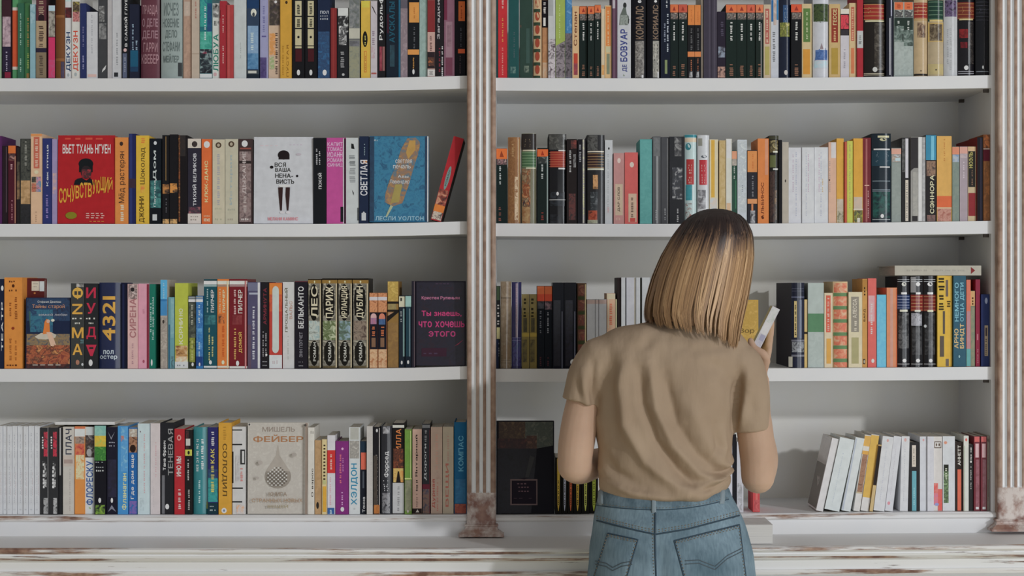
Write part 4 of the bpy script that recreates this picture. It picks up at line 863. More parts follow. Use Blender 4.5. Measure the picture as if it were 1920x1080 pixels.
R3R_b = [
 (580, 694, 188, 'H', '1e2334', 'G 4a4e60 240 262 2; 5a6078 310 320; c4b078 350 670 20 40; D 3a3420 370 650 24 36; 3a4660 340 680 56 80; 6a6c78 690 705; A 710 800 4 96 2a2c34 8a8e94 15161c; N c0c4c8 720 20 720 60 790 70 770 30; 6a6c78 822 840; c0beb0 840 930 -20 8; A 850 950 10 96 20263c 1a2030', 'thick navy spine with silver bands right of her hand', {'side': '2a2630', 'd': .245, 'y': .006}),
 (698, 724, 336, 'p', 'd0ae6c', 'c8b080 344 600 20 90; 3a3020 620 640', 'thin yellow spine beside the thick navy one'),
 (728, 868, 190, 'f', 'a5b0ac', '55805f 460 622; A 630 940 4 96 a5b0ac 9aa6a2', 'grey spine with a broad green band'),
 (872, 946, 278, 'p', 'd4bca0', 'c8604c 300 625 20 76; D e0b0a0 310 610 34 62; d89a48 680 900 26 80', 'cream spine with a red panel and amber one'),
 (950, 1080, 178, 'h', 'c4a880', ''.join(f'A {y} {y+82} 6 94 c05a44 c87858 c8a484; 5f7f56 {y+86} {y+118} 2 98;' for y in range(192, 930, 116)), 'cream rounded spine with red and green rings'),
 (1084, 1204, 270, 'p', 'd0c0a2', '8a8478 312 622 18 76; V c8c0b0 330 500 30 60 АЛЕССА; D c8c0b0 520 610 40 60; a09a70 670 900 22 74', 'cream spine with a grey title panel'),
 (1208, 1252, 154, 'p', 'bb8d4c', 'a87838 160 260; D 3a2a18 190 300 30 60 4; V 3a2a18 420 530 24 66 БАРД; 3a3028 860 905 14 56; O b0a890 868 898 24 48', 'golden brown spine with small black marks'),
]
R3R_c = [
 (12, 94, 164, 'p', 'd0635c', 'A 330 580 6 80 d0a0a0 c89098; D d8c0c0 400 700 30 56; O d8c8c4 940 980 40 76', 'coral red spine with a pale pink middle'),
 (98, 188, 322, 'p', '5fb2d2', 'A 340 1018 4 96 66b4d2 58a8c8', 'sky blue short spine'),
 (192, 292, 254, 'p', 'd8845f', 'c09080 260 1020 34 62; c86840 262 1020 90 100', 'salmon orange spine left of three black glossy ones'),
 (298, 424, 144, 'H', '17171c', 'G b0b4b8 176 196 2; O b8b8b0 200 240 34 70; c8ccd0 298 318 30 74; 1f3056 322 462; G 8a94b0 340 450 5; d0ccb8 466 486 20 80; A 500 700 10 90 17171c 3a3a3c 6a6a6c; A 700 840 10 90 2a2a2c 5a5a5c 17171c; O e0e4e8 940 975 40 70; G d0d4d8 990 1000 1', 'black glossy spine with a blue label', {'group': 'black glossy classics'}),
 (428, 546, 144, 'H', '19191c', '8a8a8c 150 300 0 40; G c0c4c8 176 196 2; O d0d0c8 200 240 40 76; d8dcd8 298 318 40 80; 78251f 322 480; G b89060 340 470 5; d8d0bc 470 486 30 80; A 500 620 4 90 7a7c84 a0a0a8 3a3a3c; A 640 900 10 90 19191c 4a4a4c; O e0e4e8 940 975 40 74; G d0d4d8 990 1000 1', 'middle black glossy spine with a red label'),
 (550, 674, 142, 'H', '17171a', 'G c0c4c8 176 196 2; O d0d0c8 200 240 30 70; e0dccc 298 318 30 74; 6d241e 322 480; G a88058 340 470 5; d8c8a8 470 488 30 76; A 500 900 10 90 17171a 2c2c2e 4a4a4c; O c0c4c8 610 640 4 24; O e0e4e8 940 975 40 70; G d0d4d8 990 1000 1', 'black glossy spine with a red label beside the yellow one'),
 (680, 760, 138, 'p', 'd0a83c', 'D 2a2414 150 280 10 90 5; D 3a3018 290 470 14 80 7; 5a5048 480 700 66 92; 5a5048 720 920 30 80', 'left of two yellow spines with dark blocks'),
 (764, 828, 138, 'p', 'cfa53a', '6a5c54 180 340 0 40; D 3a3018 350 440 20 80 4; 6a6058 940 1010 0 50', 'right of two yellow spines with dark blocks'),
 (834, 954, 140, 'f', '31586a', 'V 78b0c0 205 580 10 42 НЕМНОГО; V 78b0c0 205 580 54 88 ОТЦА ДЕТИ; V dcae78 650 840 6 40 АРНО; V dcae78 600 840 52 90 БИНДТ; O 8ab0b8 905 930 40 54', 'slate teal spine with pale blue and peach capitals'),
 (960, 1002, 178, 'p', 'df6f5a', 'b08088 480 840 8 94; 5fa0a0 842 1015', 'thin coral spine with a teal foot'),
 (1005, 1048, 284, 'p', '6b7a64', 'c09a68 288 430; D 5a3a24 310 420 30 70 4; A 440 1010 6 94 6b7a64 8a8468', 'thin grey green spine with a tan head'),
 (1054, 1098, 174, 'p', '87283f', 'b06a78 700 760 30 60; D b88a90 840 980 40 60', 'thin wine red spine near the right end'),
 (1104, 1218, 318, 'f', '24305c', 'O 8a94b0 350 410 44 76; 9a8a74 618 912 40 82; 3a3038 640 720 50 70; D 4a4040 740 900 50 66', 'navy spine with a tan label at the right end'),
]
W8 = 'D a4a6ac 160 420 40 56; D a4a6ac 500 880 40 52; D b4a4a8 560 800 66 76; R b0b2b6 940 955 30 70'
R4L_a = [
 (a, b_, 100 + (i % 3) * 2, 'p', 'c2c4c7', W8, 'slim white paperback in the white run at the left end', {'group': 'white paperbacks in a run at the left end'})
 for i, (a, b_) in enumerate(((-30, 24), (28, 68), (71, 119), (122, 171), (175, 233), (237, 285), (288, 342), (346, 402)))
] + [
 (406, 492, 118, 'p', '2f2f31', 'D c8c8c8 200 330 20 40 5; A 160 410 42 88 8a1f30 c02c44 2f2f31; A 460 720 30 76 c0c0c0 2f2f31 1a1a1c; D c8c8c8 460 730 30 56 7; A 830 990 40 90 2f2f31 a0a0a0 4a4a4c; 8a8a8c 118 990 90 100', 'left of two black spines with red and white scribbles'),
 (497, 590, 116, 'p', '2f2f31', 'D c8c8c8 200 330 20 40 5; A 160 410 46 88 8a1f30 c02c44 2f2f31; A 460 720 40 76 c0c0c0 2f2f31 1a1a1c; D c8c8c8 460 730 36 62 7; A 830 990 50 90 2f2f31 b0b0b0 4a4a4c', 'right of two black spines with red and white scribbles'),
 (594, 634, 118, 'p', '2a2a2c', 'a8a6a4 120 600 10 50', 'thin black spine right of the scribbled pair'),
 (638, 748, 110, 'p', 'b8b3ab', 'V 3a3e4c 130 390 24 80 ПЛАЧ; b8aca2 400 510; a08c84 440 480 10 90; D a8a09c 520 960 60 70', 'pale grey spine with large dark capitals'),
 (752, 856, 105, 'P', 'e08538', 'c8704c 108 130; c6ccc8 130 208; A 210 280 4 96 7a6a60 a08a7c 5a5450; A 280 400 4 96 d8844c c05a44 a03038; A 395 640 10 94 e0a070 e8c8a0 e08538; A 640 995 4 96 e2863a dd8036', 'orange spine with a photo upper part'),
 (848, 952, 110, 'p', 'c2c8cc', 'b8c0c0 112 190; A 194 420 6 94 5a4440 2a2424 8a8480; O 9a9a9a 330 410 20 70; V 2f4f8c 455 900 14 86 ФЛОРЕСКУ; N 8ab060 920 40 945 56 930 64', 'white spine with blue capitals and a portrait on top', {'y': .02}),
 (956, 1076, 94, 'P', '16161e', 'A 98 200 2 98 6fa8a0 8ab8a8; A 200 310 2 98 a8b44a c8a82c d8b838; A 310 452 2 98 3f8a30 2a6a2c 5aa040; R 9aa0a0 462 474 10 80; R 9aa0a0 512 526 14 84; R b8bcbc 545 562 14 84; O d0d4d4 828 880 34 58; A 900 998 10 90 16161e 6a9030 9ab040', 'spine with a green and yellow gradient over black'),
 (1080, 1188, 112, 'P', '1c1b2a', 'N 8a8c98 160 10 220 40 160 74 240 40; R a0a2b0 262 274 20 80; R a0a2b0 296 310 20 80; A 440 820 10 90 1c1b2a 25233e; O d0d4d8 828 880 36 58; N 7a7c8c 900 46 970 10 940 46 970 88', 'blue black spine with thin white chevrons'),
 (1192, 1296, 100, 'P', '3f88bf', 'A 110 560 30 96 5a9ccc 4a90c4 7ab0d4; V d8d090 580 950 40 86 Фланаган; A 200 260 30 60 3f88bf c07050', 'sky blue spine with cream handwriting'),
 (1299, 1392, 116, 'P', '1f609f', 'A 130 220 4 96 c0b8a8 a09080 d0ccc0; A 210 370 4 96 6a4834 a87a5c 3a2a22; O 2a1c18 290 370 14 80; V c8d0dc 390 840 24 64 Где дом еще; A 860 990 10 90 1f609f 7a5aa0 2a70b0', 'bright blue spine with a bearded face on top'),
 (1396, 1516, 76, 'p', 'b6c6ca', 'O 6a5a60 150 168 16 26; D c09ca0 170 780 50 62; A 830 960 20 50 b6c6ca 98a8ac', 'pale ice blue blank spine'),
 (1522, 1618, 74, 'p', 'c1b8b8', 'D c0a0a4 250 620 50 64; D b8b0b0 700 920 30 40', 'pinkish white blank spine'),
]
R4L_b = [
 (56, 196, 66, 'f', '222226', 'V c8c8c8 250 550 16 42 Тана Френч; V 8a8a8a 130 600 54 90 ТЕНЕВАЯ; O d0d0d0 890 945 34 62; 6a6a6e 600 990 10 30', 'black spine with white slanting capitals'),
 (200, 304, 130, 'p', 'a9252d', 'O d88a84 190 250 24 66; O a9252d 205 235 34 56; V e0c8c4 410 480 20 66 МЫ; V e0c8c4 500 610 20 66 ИНО; D d8b4b0 730 940 36 66', 'red spine with white capitals'),
 (308, 382, 140, 'p', '1e1c1c', 'A 150 330 10 50 5a2024 1e1c1c; b8b8b0 230 300 10 70; b8b848 340 402 0 94; D a8a8a4 430 650 30 54; D a8a8a4 720 950 40 66; O 1e1c1c 352 390 34 64', 'black spine with a yellow square patch'),
 (388, 536, 114, 'H', '2f7c82', 'D c0d8d4 200 560 20 38; D c0d8d4 220 540 54 72; D b0ccc8 620 880 36 50; 90c4c8 120 900 88 96; A 870 940 90 100 b8c060 2f7c82', 'teal rounded spine with two lines of white writing'),
 (540, 642, 114, 'P', '29285e', 'A 540 640 2 98 29285e 1f5a6c; A 630 870 2 98 1f7f80 2a9490 1a6a70; 16323c 880 996; D c8c8d8 150 300 34 66; V d0bc58 330 480 28 66 КАК; D d0bc58 490 770 30 66; R a8b8b8 910 920 20 60; R a8b8b8 945 960 20 84', 'navy spine turning teal with yellow letters'),
 (648, 780, 68, 'f', 'c5922a', 'W 5a421c 280 810 24 66 СОЛОДИЛ; D a87a24 100 240 34 60; O e0e0d8 930 985 22 62; O 6a7a90 945 970 34 50', 'mustard yellow spine with large brown capitals'),
 (786, 920, 108, 'p', 'bdbcba', '1c1c1c 136 148 0 74; 1c1c1c 282 296 0 74; 1c1c1c 724 738 0 80; 1c1c1c 862 876 0 74; 1c1c1c 360 680 0 8; 2a2a2a 340 490 60 96; bdbcba 355 475 72 90; A 400 660 24 54 bdbcba a09c9c; D c07a74 520 660 60 80; A 900 990 30 90 d8a080 bdbcba c08068', 'white spine with black bars'),
]
R4L_c = [
 (-14, 50, 116, 'p', 'c8c4bb', 'R 9a968e 150 180 40 96; V 3a3028 530 820 52 92 О взрос', 'ivory tall spine right of the pale cover'),
 (54, 124, 246, 'p', 'b28f64', 'A 260 990 10 90 b28f64 a07e54; O 2a2420 870 940 20 60', 'short tan spine beside the ivory one'),
 (128, 178, 236, 'p', 'd0b886', ''.join(f'3a3024 {y} {y+16} 30 70;' for y in range(290, 640, 34)) + 'd89a2c 712 970 20 86; b0b078 650 690 20 80', 'thin cream spine with a column of dark marks'),
 (182, 262, 194, 'p', 'c4c2c6', 'c22f2c 346 578; D e0b0a8 380 540 34 62; D c8a0a8 610 900 30 50; 2f5a92 930 1004 4 90; D b0c4e0 945 990 30 60 3', 'narrow white spine with a red block'),
 (266, 398, 254, 'F', '7a2a72', 'O d8a0c0 320 345 44 62; D d06a78 380 680 30 46; D b878b0 400 560 52 62; D d09ac8 760 900 44 58; O d8c8d8 920 968 38 66', 'short purple spine with pink writing'),
 (402, 512, 114, 'p', 'c4c8c8', 'a8a8a0 118 240 10 90; A 250 430 6 94 a8a49c 8a8680 b8b4ac; V 2a82a4 480 900 18 82 ХЭЛДОН; O b0b4b4 930 950 40 60', 'white spine with blue stripy capitals'),
 (515, 578, 254, 'p', '161a24', '1f3040 258 370; d0624c 370 542 10 94; 4a5058 560 730 34 62; V c0c0c0 820 975 34 76 Тонна', 'short black spine with a coral block'),
 (582, 642, 102, 'p', 'bab6b1', 'D a8a4a0 200 900 70 80', 'plain light grey narrow spine'),
 (646, 714, 110, 'P', '1c1a1e', 'O d0d0d0 130 165 40 70; c8c4c0 120 990 88 98; D 8a8480 380 900 30 66; A 400 990 4 60 3a322c 4a4038; A 900 988 10 96 b8702c 9a5a24', 'dark spine with an orange foot'),
 (720, 838, 102, 'H', '2a2b31', 'A 108 180 20 80 2a2b31 b0b0b4; V c8c8cc 360 620 30 76 Форсед; D b8b8bc 640 760 24 70 6; A 780 985 14 80 2a2b31 8a8a8e 4a4a50', 'dark slate glossy spine with white script'),
 (842, 960, 72, 'P', '191415', 'd4ccc0 92 118; V d0783c 130 520 28 74 СИВИЛЛА; A 330 530 6 94 7a3a1c 3a1c14 9a4c22; A 530 670 6 94 d88a3c e8b060 b05a24; N 1c1210 560 44 560 56 670 70 670 30; b9b9ba 676 985; D 8a8a8c 700 960 40 60', 'black spine with orange capitals and white foot'),
 (966, 1038, 134, 'p', '69883a', 'A 150 630 10 70 5f8a2a 6a9434; b8c880 150 640 78 88; c0c880 628 642; A 650 960 6 94 8a8a6c 70745a; O b0a8a0 950 980 30 60', 'narrow green spine with olive foot'),
 (1044, 1138, 134, 'p', 'c6a494', 'V 2c2422 190 620 30 60 Янтарный; D 4a3c38 640 760 36 60; D a08074 780 920 36 60; 2a1e1e 936 990; N c8c0b8 945 54 975 34 975 74', 'beige pink spine with a black foot block'),
 (1142, 1222, 78, 'P', '2b2c32', '7a7c80 90 120; V c0c4c8 280 650 24 58 Дороги; D 9a9ca0 140 260 30 60; 6a2034 690 740; A 740 990 6 94 3a3a4c 7a5a4c 2a3a5c; 6a2a34 140 990 92 100', 'dark slate spine with white vertical title'),
 (1230, 1346, 112, 'p', 'b49c8c', 'D c09484 170 540 40 64; A 560 660 50 90 b49c8c a88878; V b0544c 640 930 10 40 Дурная; D b87c70 660 960 50 66', 'dusty beige spine with reddish script'),
 (1350, 1460, 110, 'p', 'ac9f8b', 'V b06a5c 480 920 26 60 ВЕЩИ; D b08a7c 190 460 40 60', 'greenish beige spine with reddish capitals'),
 (1466, 1594, 62, 'f', '0f577f', 'V 5a9cb8 200 560 34 74 КОМПАС; A 640 880 10 90 0f577f 1a6890; A 890 996 4 96 7a342c 9a4a34 5a2420', 'deep blue spine by the pillar'),
]
THIN = [('c8a83a', 626, 690), ('b0b4c4', 693, 750), ('e0643a', 753, 812), ('d8aa3c', 815, 890), ('c4cc60', 893, 972), ('a8b83c', 975, 1062)]
R4R_a = [
 (a, b_, 420, 'p', '15130f', f'N {c} 430 30 430 78 900 66 960 54 960 46 900 36; D 3a3020 640 900 44 60', d)
 for (c, a, b_), d in zip(THIN, ('thin black spine with a yellow stripe below her elbow', 'thin black spine with a pale grey stripe below her elbow', 'thin black spine with an orange red stripe below her elbow',
   'thin black spine with an amber stripe below her elbow', 'thin black spine with a pale lime stripe', 'thin black spine with a green stripe by her waist'))
]
R4R_b = [
 (20, 118, 300, 'P', 'bfc0c8', 'O 8a8a98 330 430 30 80; D c08a80 600 820 30 60', 'white glossy spine seen between her waist and right arm'),
 (120, 158, 230, 'p', '1c1b20', '', 'thin black spine seen between her waist and right arm'),
 (162, 226, 300, 'p', 'bcbcc2', 'A 700 960 10 80 bcbcc2 8a8a8c', 'white spine left of her right elbow'),
 (322, 388, 720, 'p', 'c2484a', 'c86a64 740 980 40 70; A 860 980 10 90 a83a3c c86060', 'small red booklet under her right elbow', {'d': .09, 'y': .02}),
 (926, 996, 268, 'P', 'c8c6c6', '', 'leftmost leaning white spine with a brown photo cover', {'lean': 12.6, 'art': 1}),
 (1002, 1150, 268, 'P', 'c3cad2', 'D b0b8c0 400 900 40 46', 'second leaning white glossy spine', {'lean': 12.3}),
 (1167, 1256, 262, 'P', 'c4cbd4', 'a8b0bc 270 985 4 20', 'third leaning white glossy spine', {'lean': 11}),
 (1288, 1350, 235, 'p', 'c8c6c2', 'd8a050 240 340; c8c4bc 340 385; d89a48 385 420; A 420 790 10 94 8a6048 9c7458 6a4838; b8a888 785 800', 'leaning spine with a brown band over white', {'lean': 8.6}),
 (1358, 1436, 232, 'p', 'c9c7c4', 'd9a54c 236 840', 'leaning amber and white spine', {'lean': 8.0}),
]
R4R_c = [
 (54, 88, 290, 'p', 'b09460', '2a2220 300 700; c0a878 705 960', 'thin leaning spine, black above and tan below', {'lean': 7.6}),
 (94, 206, 208, 'p', 'c6c7cc', 'O c89a94 235 265 40 60; D b8bac2 300 860 44 54', 'white leaning spine right of the thin tan one', {'lean': 7.2}),
 (210, 290, 206, 'p', 'c4c5ca', 'D b8b4bc 300 800 40 50; O d08a94 870 905 20 56', 'white leaning spine with a small pink mark', {'lean': 6.9}),
 (366, 446, 206, 'p', 'c6c7cb', 'O d8a09c 225 260 30 62; D b4b6bc 320 860 40 50', 'upright white spine left of the black and teal one', {'lean': 1.5}),
 (450, 562, 266, 'f', '2b2a2c', 'cbc0b4 296 514 36 72; D 8a827a 320 490 46 60; 62a0ac 556 962 36 76; D 9ac4cc 700 900 50 60', 'black spine with cream label and teal strip'),
 (570, 640, 208, 'p', 'c2c4cc', 'O c8989c 230 256 40 66', 'white spine right of the black and teal one'),
 (643, 708, 208, 'p', 'c4c4ca', 'D b8b8c0 300 860 50 60', 'second white spine right of the black and teal one'),
 (711, 796, 208, 'p', 'c6c2be', '5a4a40 258 326 6 90; c6c2be 266 318 14 82; O 5a4a40 276 306 24 40; O 5a4a40 276 306 56 74; A 680 780 0 50 c8504c d87a70; A 740 960 50 100 d04a40 c86058; A 780 900 0 50 c06a90 d8785c; O 8a90c0 880 910 10 60', 'white spine with a coral pattern at its foot'),
 (800, 924, 206, 'p', 'c3c6c9', 'O d88a70 255 285 10 36; 2a2c24 492 680 8 48; A 560 880 8 48 6a8a58 3a4a30 8aa874; D c0c8b0 520 640 20 36', 'white spine with a green picture strip'),
 (928, 1004, 262, 'f', '2f2622', 'V c8c4bc 296 500 34 74 АННЕТТ; d0654c 540 962 30 80', 'dark brown spine with a coral strip'),
 (1008, 1058, 200, 'p', 'c9cac2', 'O d0625c 225 256 30 70; 8aa07c 300 960 10 20', 'white spine with a red dot on its head'),
 (1064, 1110, 288, 'p', '2a2a2a', 'D b8b8b4 310 440 34 70; O c8c8c4 450 475 30 70; D a0a09c 500 740 34 62', 'black narrow short spine'),
 (1113, 1176, 206, 'P', '6a1c28', 'c05a58 210 262 10 90; c8a4a8 280 420 24 80; A 440 920 30 86 8a4654 6a2430; d8d0d0 920 945 30 80', 'left of two wine red spines', {'group': 'wine red spines'}),
 (1179, 1242, 206, 'P', '641824', 'c05a58 210 262 10 90; c8a4a8 280 420 24 80; A 440 920 30 86 7a3644 641824; d8d0d0 920 945 30 80', 'right of two wine red spines', {'group': 'wine red spines'}),
 (1248, 1322, 200, 'p', '8e857b', 'O 4a3e34 225 260 10 40; O 4a3e34 230 266 60 90; D 6a6058 330 860 40 56; 6a6058 640 820 34 60', 'grey brown spine at the right end'),
]

# front covers turned to the room
F2a = [(614, 1222, 76, 'p', 'a51a21', 'R c04a38 100 122 12 84; H d8cfc6 172 270 8 92 ВЬЕТ ТХАНЬ НГУЕН;'
   'O 14181c 322 440 36 62; 14181c 380 470 37 61; O 2a2024 400 540 40 59; A 440 530 42 58 7a1a26 2a1c20 9a2430; N 15181e 540 34 560 30 606 28 606 65 560 62 530 56 560 50 530 42;'
   '' + ''.join(f'H d89428 {640-12*i+(i*37%5)*7:.0f} {800-12*i+(i*53%4)*7:.0f} {2+7.3*i:.1f} {8.6+7.3*i:.1f} {ch};' for i, ch in enumerate('СОЧУВСТВУЮЩИЙ')) + ' O 7a7414 895 970 14 34; R d0a098 905 918 50 84; R d0a098 928 940 50 86; R d0a098 950 964 50 84; R c08030 990 1000 56 84',
   'red cover facing out with a black portrait silhouette', {'spine': '8a141a'})]
F2b = [(1056, 1688, 94, 'p', 'bbbdc2', 'R c4b4ba 180 192 10 44; R b8b0bc 168 184 60 84; O 1d1619 236 336 40 60; 1d1619 285 334 41.5 60; H 2c2c2a 366 415 35 54 ВСЯ; H 2c2c2a 424 465 36 62 ВАША; H 2c2c2a 484 530 36 66 НЕНА-;'
   'H 2c2c2a 546 594 38 68 ВИСТЬ; O 1a1618 400 432 27 33; O 1a1618 498 524 71 75; O b0a8b0 268 292 71 80; N 33201f 632 41 632 49 720 48.5 880 47.5 880 44.5 720 42;'
   'N 33201f 632 54 632 61 720 60.5 880 58.5 880 56 720 53.5; O d4ccc8 600 632 42 62; O c8c4c8 885 915 44 52; O c8c4c8 885 915 54 62; H d08088 950 985 24 75 МЕЛАНИ КАМИНС',
   'white cover facing out with a small figure and black words')]
F2c = [(640, 1268, 84, 'p', '1f5f82', 'A 90 996 4 96 1f6488 2a7494 195274; A 90 996 0 8 14304a 1c3c58; A 90 996 94 98 14304a 1a3c5a; c8c8c8 70 1005 98 100;'
   'Q 4 4a6a7c 7a6a5e 8f6a4c a07c4a 110 64 100 78 150 86 250 84 400 76 620 66 800 56 835 40 790 26 700 27 560 34 380 46 220 54; N b08a48 130 68 130 78 230 78 330 66 260 62; N 9a8a4c 600 44 600 56 790 50 800 36;'
   'N a0a888 820 36 835 40 950 30 950 27; h c8d4d8 335 375 44 72 светлая; h c8d4d8 395 430 40 70 печаль; h c8d4d8 500 530 48 66 Авы; h c8d4d8 550 600 34 68 Лавендер; H 8ab0c0 940 985 10 92 ЛЕСЛИ УОЛТОН; R b0c0c8 120 140 8 14',
   'deep blue cover facing out with an orange feather shape', {'t': .03})]
F3a = [(272, 752, 272, 'p', '1b2540', 'A 280 520 2 98 17203c 1d3a5c 20304c; N 3a5a54 420 6 400 20 620 60 640 10; A 400 640 10 60 1d4a6c 2a6a80 1d3a5c; A 660 800 2 98 3a4458 8a7048 5a5a58; A 780 1035 2 98 7a3428 a85a34 4a2424 c08048; A 980 1040 2 98 5a2a24 2a1a1c;'
   'h c8ccd4 305 335 26 78 Стефания Данилова; h c08a6c 345 395 14 86 Тайны старой; h a8a8b0 440 468 28 92 земной любви; O d0d4b8 500 530 56 64; N b8b0a0 690 20 650 34 640 56 670 68 700 66 720 44 715 28; N cc7430 530 42 500 46 510 52 560 53 650 54 665 38 600 40;'
   'N d0a890 640 46 640 54 720 58 790 64 790 56 700 50; N d0a890 640 50 640 57 700 62 780 68 770 58; O c8a088 505 545 46 54; R c0b8ac 985 995 16 84',
   'dark blue painted cover facing out with a girl in orange', {'spine': '141c30', 't': .02})]
F3b = [(246, 470, 66, 'p', '57201f', 'c4bfae 98 200 38 74; c0c8ca 98 205 76 98; R 8a8478 120 130 44 70; R 8a8478 150 160 44 70; O b07038 215 235 48 58', 'maroon cover with white stickers behind the painted cover', {'y': .05, 't': .02})]
F3c = [(1132, 1664, 96, 'P', '191522', 'A 110 1010 2 98 191522 1c1a2c 241624; H b87090 258 300 12 88 Кристен Рупеньян; H c83c78 412 478 12 92 Ты знаешь,; H c23a78 525 590 6 98 что хочешь; H b03a70 630 690 26 80 этого; N 9a3050 790 78 720 96 715 97 770 86; 3a2030 810 900 12 62; R 4a3a50 860 875 16 58; R 4a3a50 120 130 40 70', 'black cover facing out with neon pink words')]
F4a = [(940, 1552, 70, 'p', 'b4afa6', 'A 75 998 2 98 b8b3aa aea89f b4afa6; H 8c8076 112 160 24 78 МИШЕЛЬ; H a0714c 190 268 9 92 ФЕЙБЕР; O 8e867c 490 735 28 72; N a29a90 300 49 300 51 400 53 560 70 560 30 400 47;'
   + ''.join(f'O {"d4cfc4" if (i + j) % 2 else "5c544c"} {520 + 19 * i} {533 + 19 * i} {33 + 3.4 * j:.1f} {35.4 + 3.4 * j:.1f};' for i in range(10) for j in range(10) if abs(i - 5) + abs(j - 4.5) < 7.5) +
   'H 8a7a6a 768 808 36 66 КНИГА; H 9a8068 832 870 8 92 СТРАННЫХ НОВЫХ; H 94886e 892 930 34 68 ВЕЩЕЙ; 8a7a6e 72 1000 96 100; O 4a4440 80 105 94 98; O 3a3a3c 76 96 2 5; O a09890 370 410 74 82; O a49c94 450 490 18 26; O a49c94 610 640 14 20', 'pale grey cover facing out with a dotted drop')]
F4b = [(30, 616, 54, 'f', '16161d', 'A 60 260 4 50 4a3a2c 3a2a24 5a4834; A 60 400 50 98 4a5048 3c4440 585c54; A 230 440 2 55 4a2a28 2c1c20 3a2426; A 330 990 2 98 13131b 191924 101018; A 200 330 52 70 6a4a3c 3a2824 4a3430; N 15151d 330 70 300 98 990 98 990 60; N 3a3a3c 400 58 420 66 620 56 620 50;'
   '6c5a5a 640 902 24 71; 1b1420 654 890 26.5 69; R 6a5058 680 694 36 60; R 6a5058 715 728 38 58; R 6a5058 755 768 38 58; R 4a3a44 830 836 30 66; N 1b1420 630 40 630 54 644 48', 'large dark painted cover facing out beside the pillar', {'t': .03, 'spine': '3a2420'})]

SECTIONS = [(0, 'L', 0, 0, 6.4, R1L_a), (0, 'L', 290, 0, 6.4, R1L_b), (0, 'L', 580, 0, 6.4, R1L_c),
    (0, 'R', 925, 0, 6.4, R1R_a), (0, 'R', 1215, 0, 6.4, R1R_b), (0, 'R', 1505, 0, 5.3333, R1R_c),
    (1, 'L', 0, 240, 5.683, R2L_a), (1, 'L', 0, 240, 5.683, R2L_b), (1, 'L', 290, 240, 5.683, R2L_c), (1, 'L', 580, 240, 5.683, R2L_d),
    (1, 'R', 925, 240, 5.683, R2R_a), (1, 'R', 1215, 240, 5.683, R2R_b), (1, 'R', 1505, 240, 5.3333, R2R_c),
    (2, 'L', 0, 510, 5.683, R3L_a), (2, 'L', 290, 510, 5.683, R3L_b), (2, 'L', 580, 510, 5.683, R3L_c),
    (2, 'R', 925, 510, 5.683, R3R_a), (2, 'R', 1360, 490, 4.696, R3R_b), (2, 'R', 1625, 490, 5.143, R3R_c),
    (3, 'L', 0, 780, 5.4, R4L_a), (3, 'L', 290, 780, 5.4, R4L_b), (3, 'L', 580, 780, 5.4, R4L_c),
    (3, 'R', 925, 780, 5.4, R4R_a), (3, 'R', 1350, 770, 5.143, R4R_b), (3, 'R', 1620, 780, 5.4, R4R_c)]
FACES = [(1, 'L', 0, 240, 5.683, F2a), (1, 'L', 290, 240, 5.683, F2b), (1, 'L', 580, 240, 5.683, F2c), (2, 'L', 0, 510, 5.683, F3a), (2, 'L', 0, 510, 5.683, F3b),
    (2, 'L', 580, 510, 5.683, F3c), (3, 'L', 290, 780, 5.4, F4a), (3, 'R', 925, 780, 5.4, F4b)]

allch = set()
for *_, L_ in SECTIONS + FACES:
    for sp_ in L_:
        for it in sp_[5].split(';'):
            t = it.split()
            if t and t[0] in 'VWHvwh' and len(t[0]) == 1: allch |= set(' '.join(t[6:]))
allch |= set('Ворщенй')
load_glyphs(sorted(allch - {' '}))

for row, side, ox, oy, sc, L_ in SECTIONS:
    for sp_ in L_: make_book(row, side, ox, oy, sc, sp_)
for row, side, ox, oy, sc, L_ in FACES:
    for sp_ in L_: face_book(row, side, ox, oy, sc, sp_)
# ------------------------------------------------------------------ single books that lie, lean or are held
def free_book(loc, rot, w, h, d, kind, base, items, label, group=None, page='b9b2a6', side=None):
    """a book of its own size set down freely; items are measured in thousandths of its height from the top"""
    return make_book(2, 'R', 0, 0, 1, (0, 1, 0, kind, base, items, label,
        {'free': (loc, rot, w, h, d), 'raw': 1, 'group': group, 'page': page, 'side': side or base}))

make_book(1, 'L', 580, 240, 5.683, (1284, 1400, 100, 'p', 'a3232b',
    'O 6f8a86 400 660 30 70; V 3a4a4c 450 620 42 58 РОМАН; A 660 830 4 96 2a1a1c 8a3a2c c08a6c; d2752e 830 905; A 905 990 4 96 2a1c1c c8b8a8 5a3a30', 'red book slanting against the pillar, teal oval on its spine', {'lean': 15.5, 'd': .13, 'side': '4a3f3c'}))
face_book(2, 'R', 1360, 490, 4.696, (-150, 292, 338, 'p', 'b8943c', 'A 345 940 2 98 b8943c ae8a34 bf9c48; c8ac60 340 940 49 58; h 5a4826 590 640 62 92 Вор', 'mustard yellow cover facing out between her hair and her hand', {'t': .02}))
zl = PZ(490 + 138 / 5.143, .012) + 0.0006
lw = 18.5 * MM
free_book((PX(1679.5), .01, zl + lw / 2), (0, math.pi / 2, 0), lw, 162.4 * MM, .2, 'f', 'aaa69a', 'N 7a2a2c 70 50 120 86 120 14; D 9a968c 180 560 40 60; D 9a968c 600 860 40 60',
    'cream book lying flat on top of the upright books, third right shelf', 'books on the third right shelf', side='a09c90')
zl = PZ(780 + 94 / 5.4, .012) + 0.0012
free_book((PX(101), .012, zl + .0035), (0, math.pi / 2, 0), .007, 112 * MM, .115, 'p', 'c3c3c2', '',
    'thin white book lying across the tops of books, bottom left shelf', 'books on the bottom left shelf')
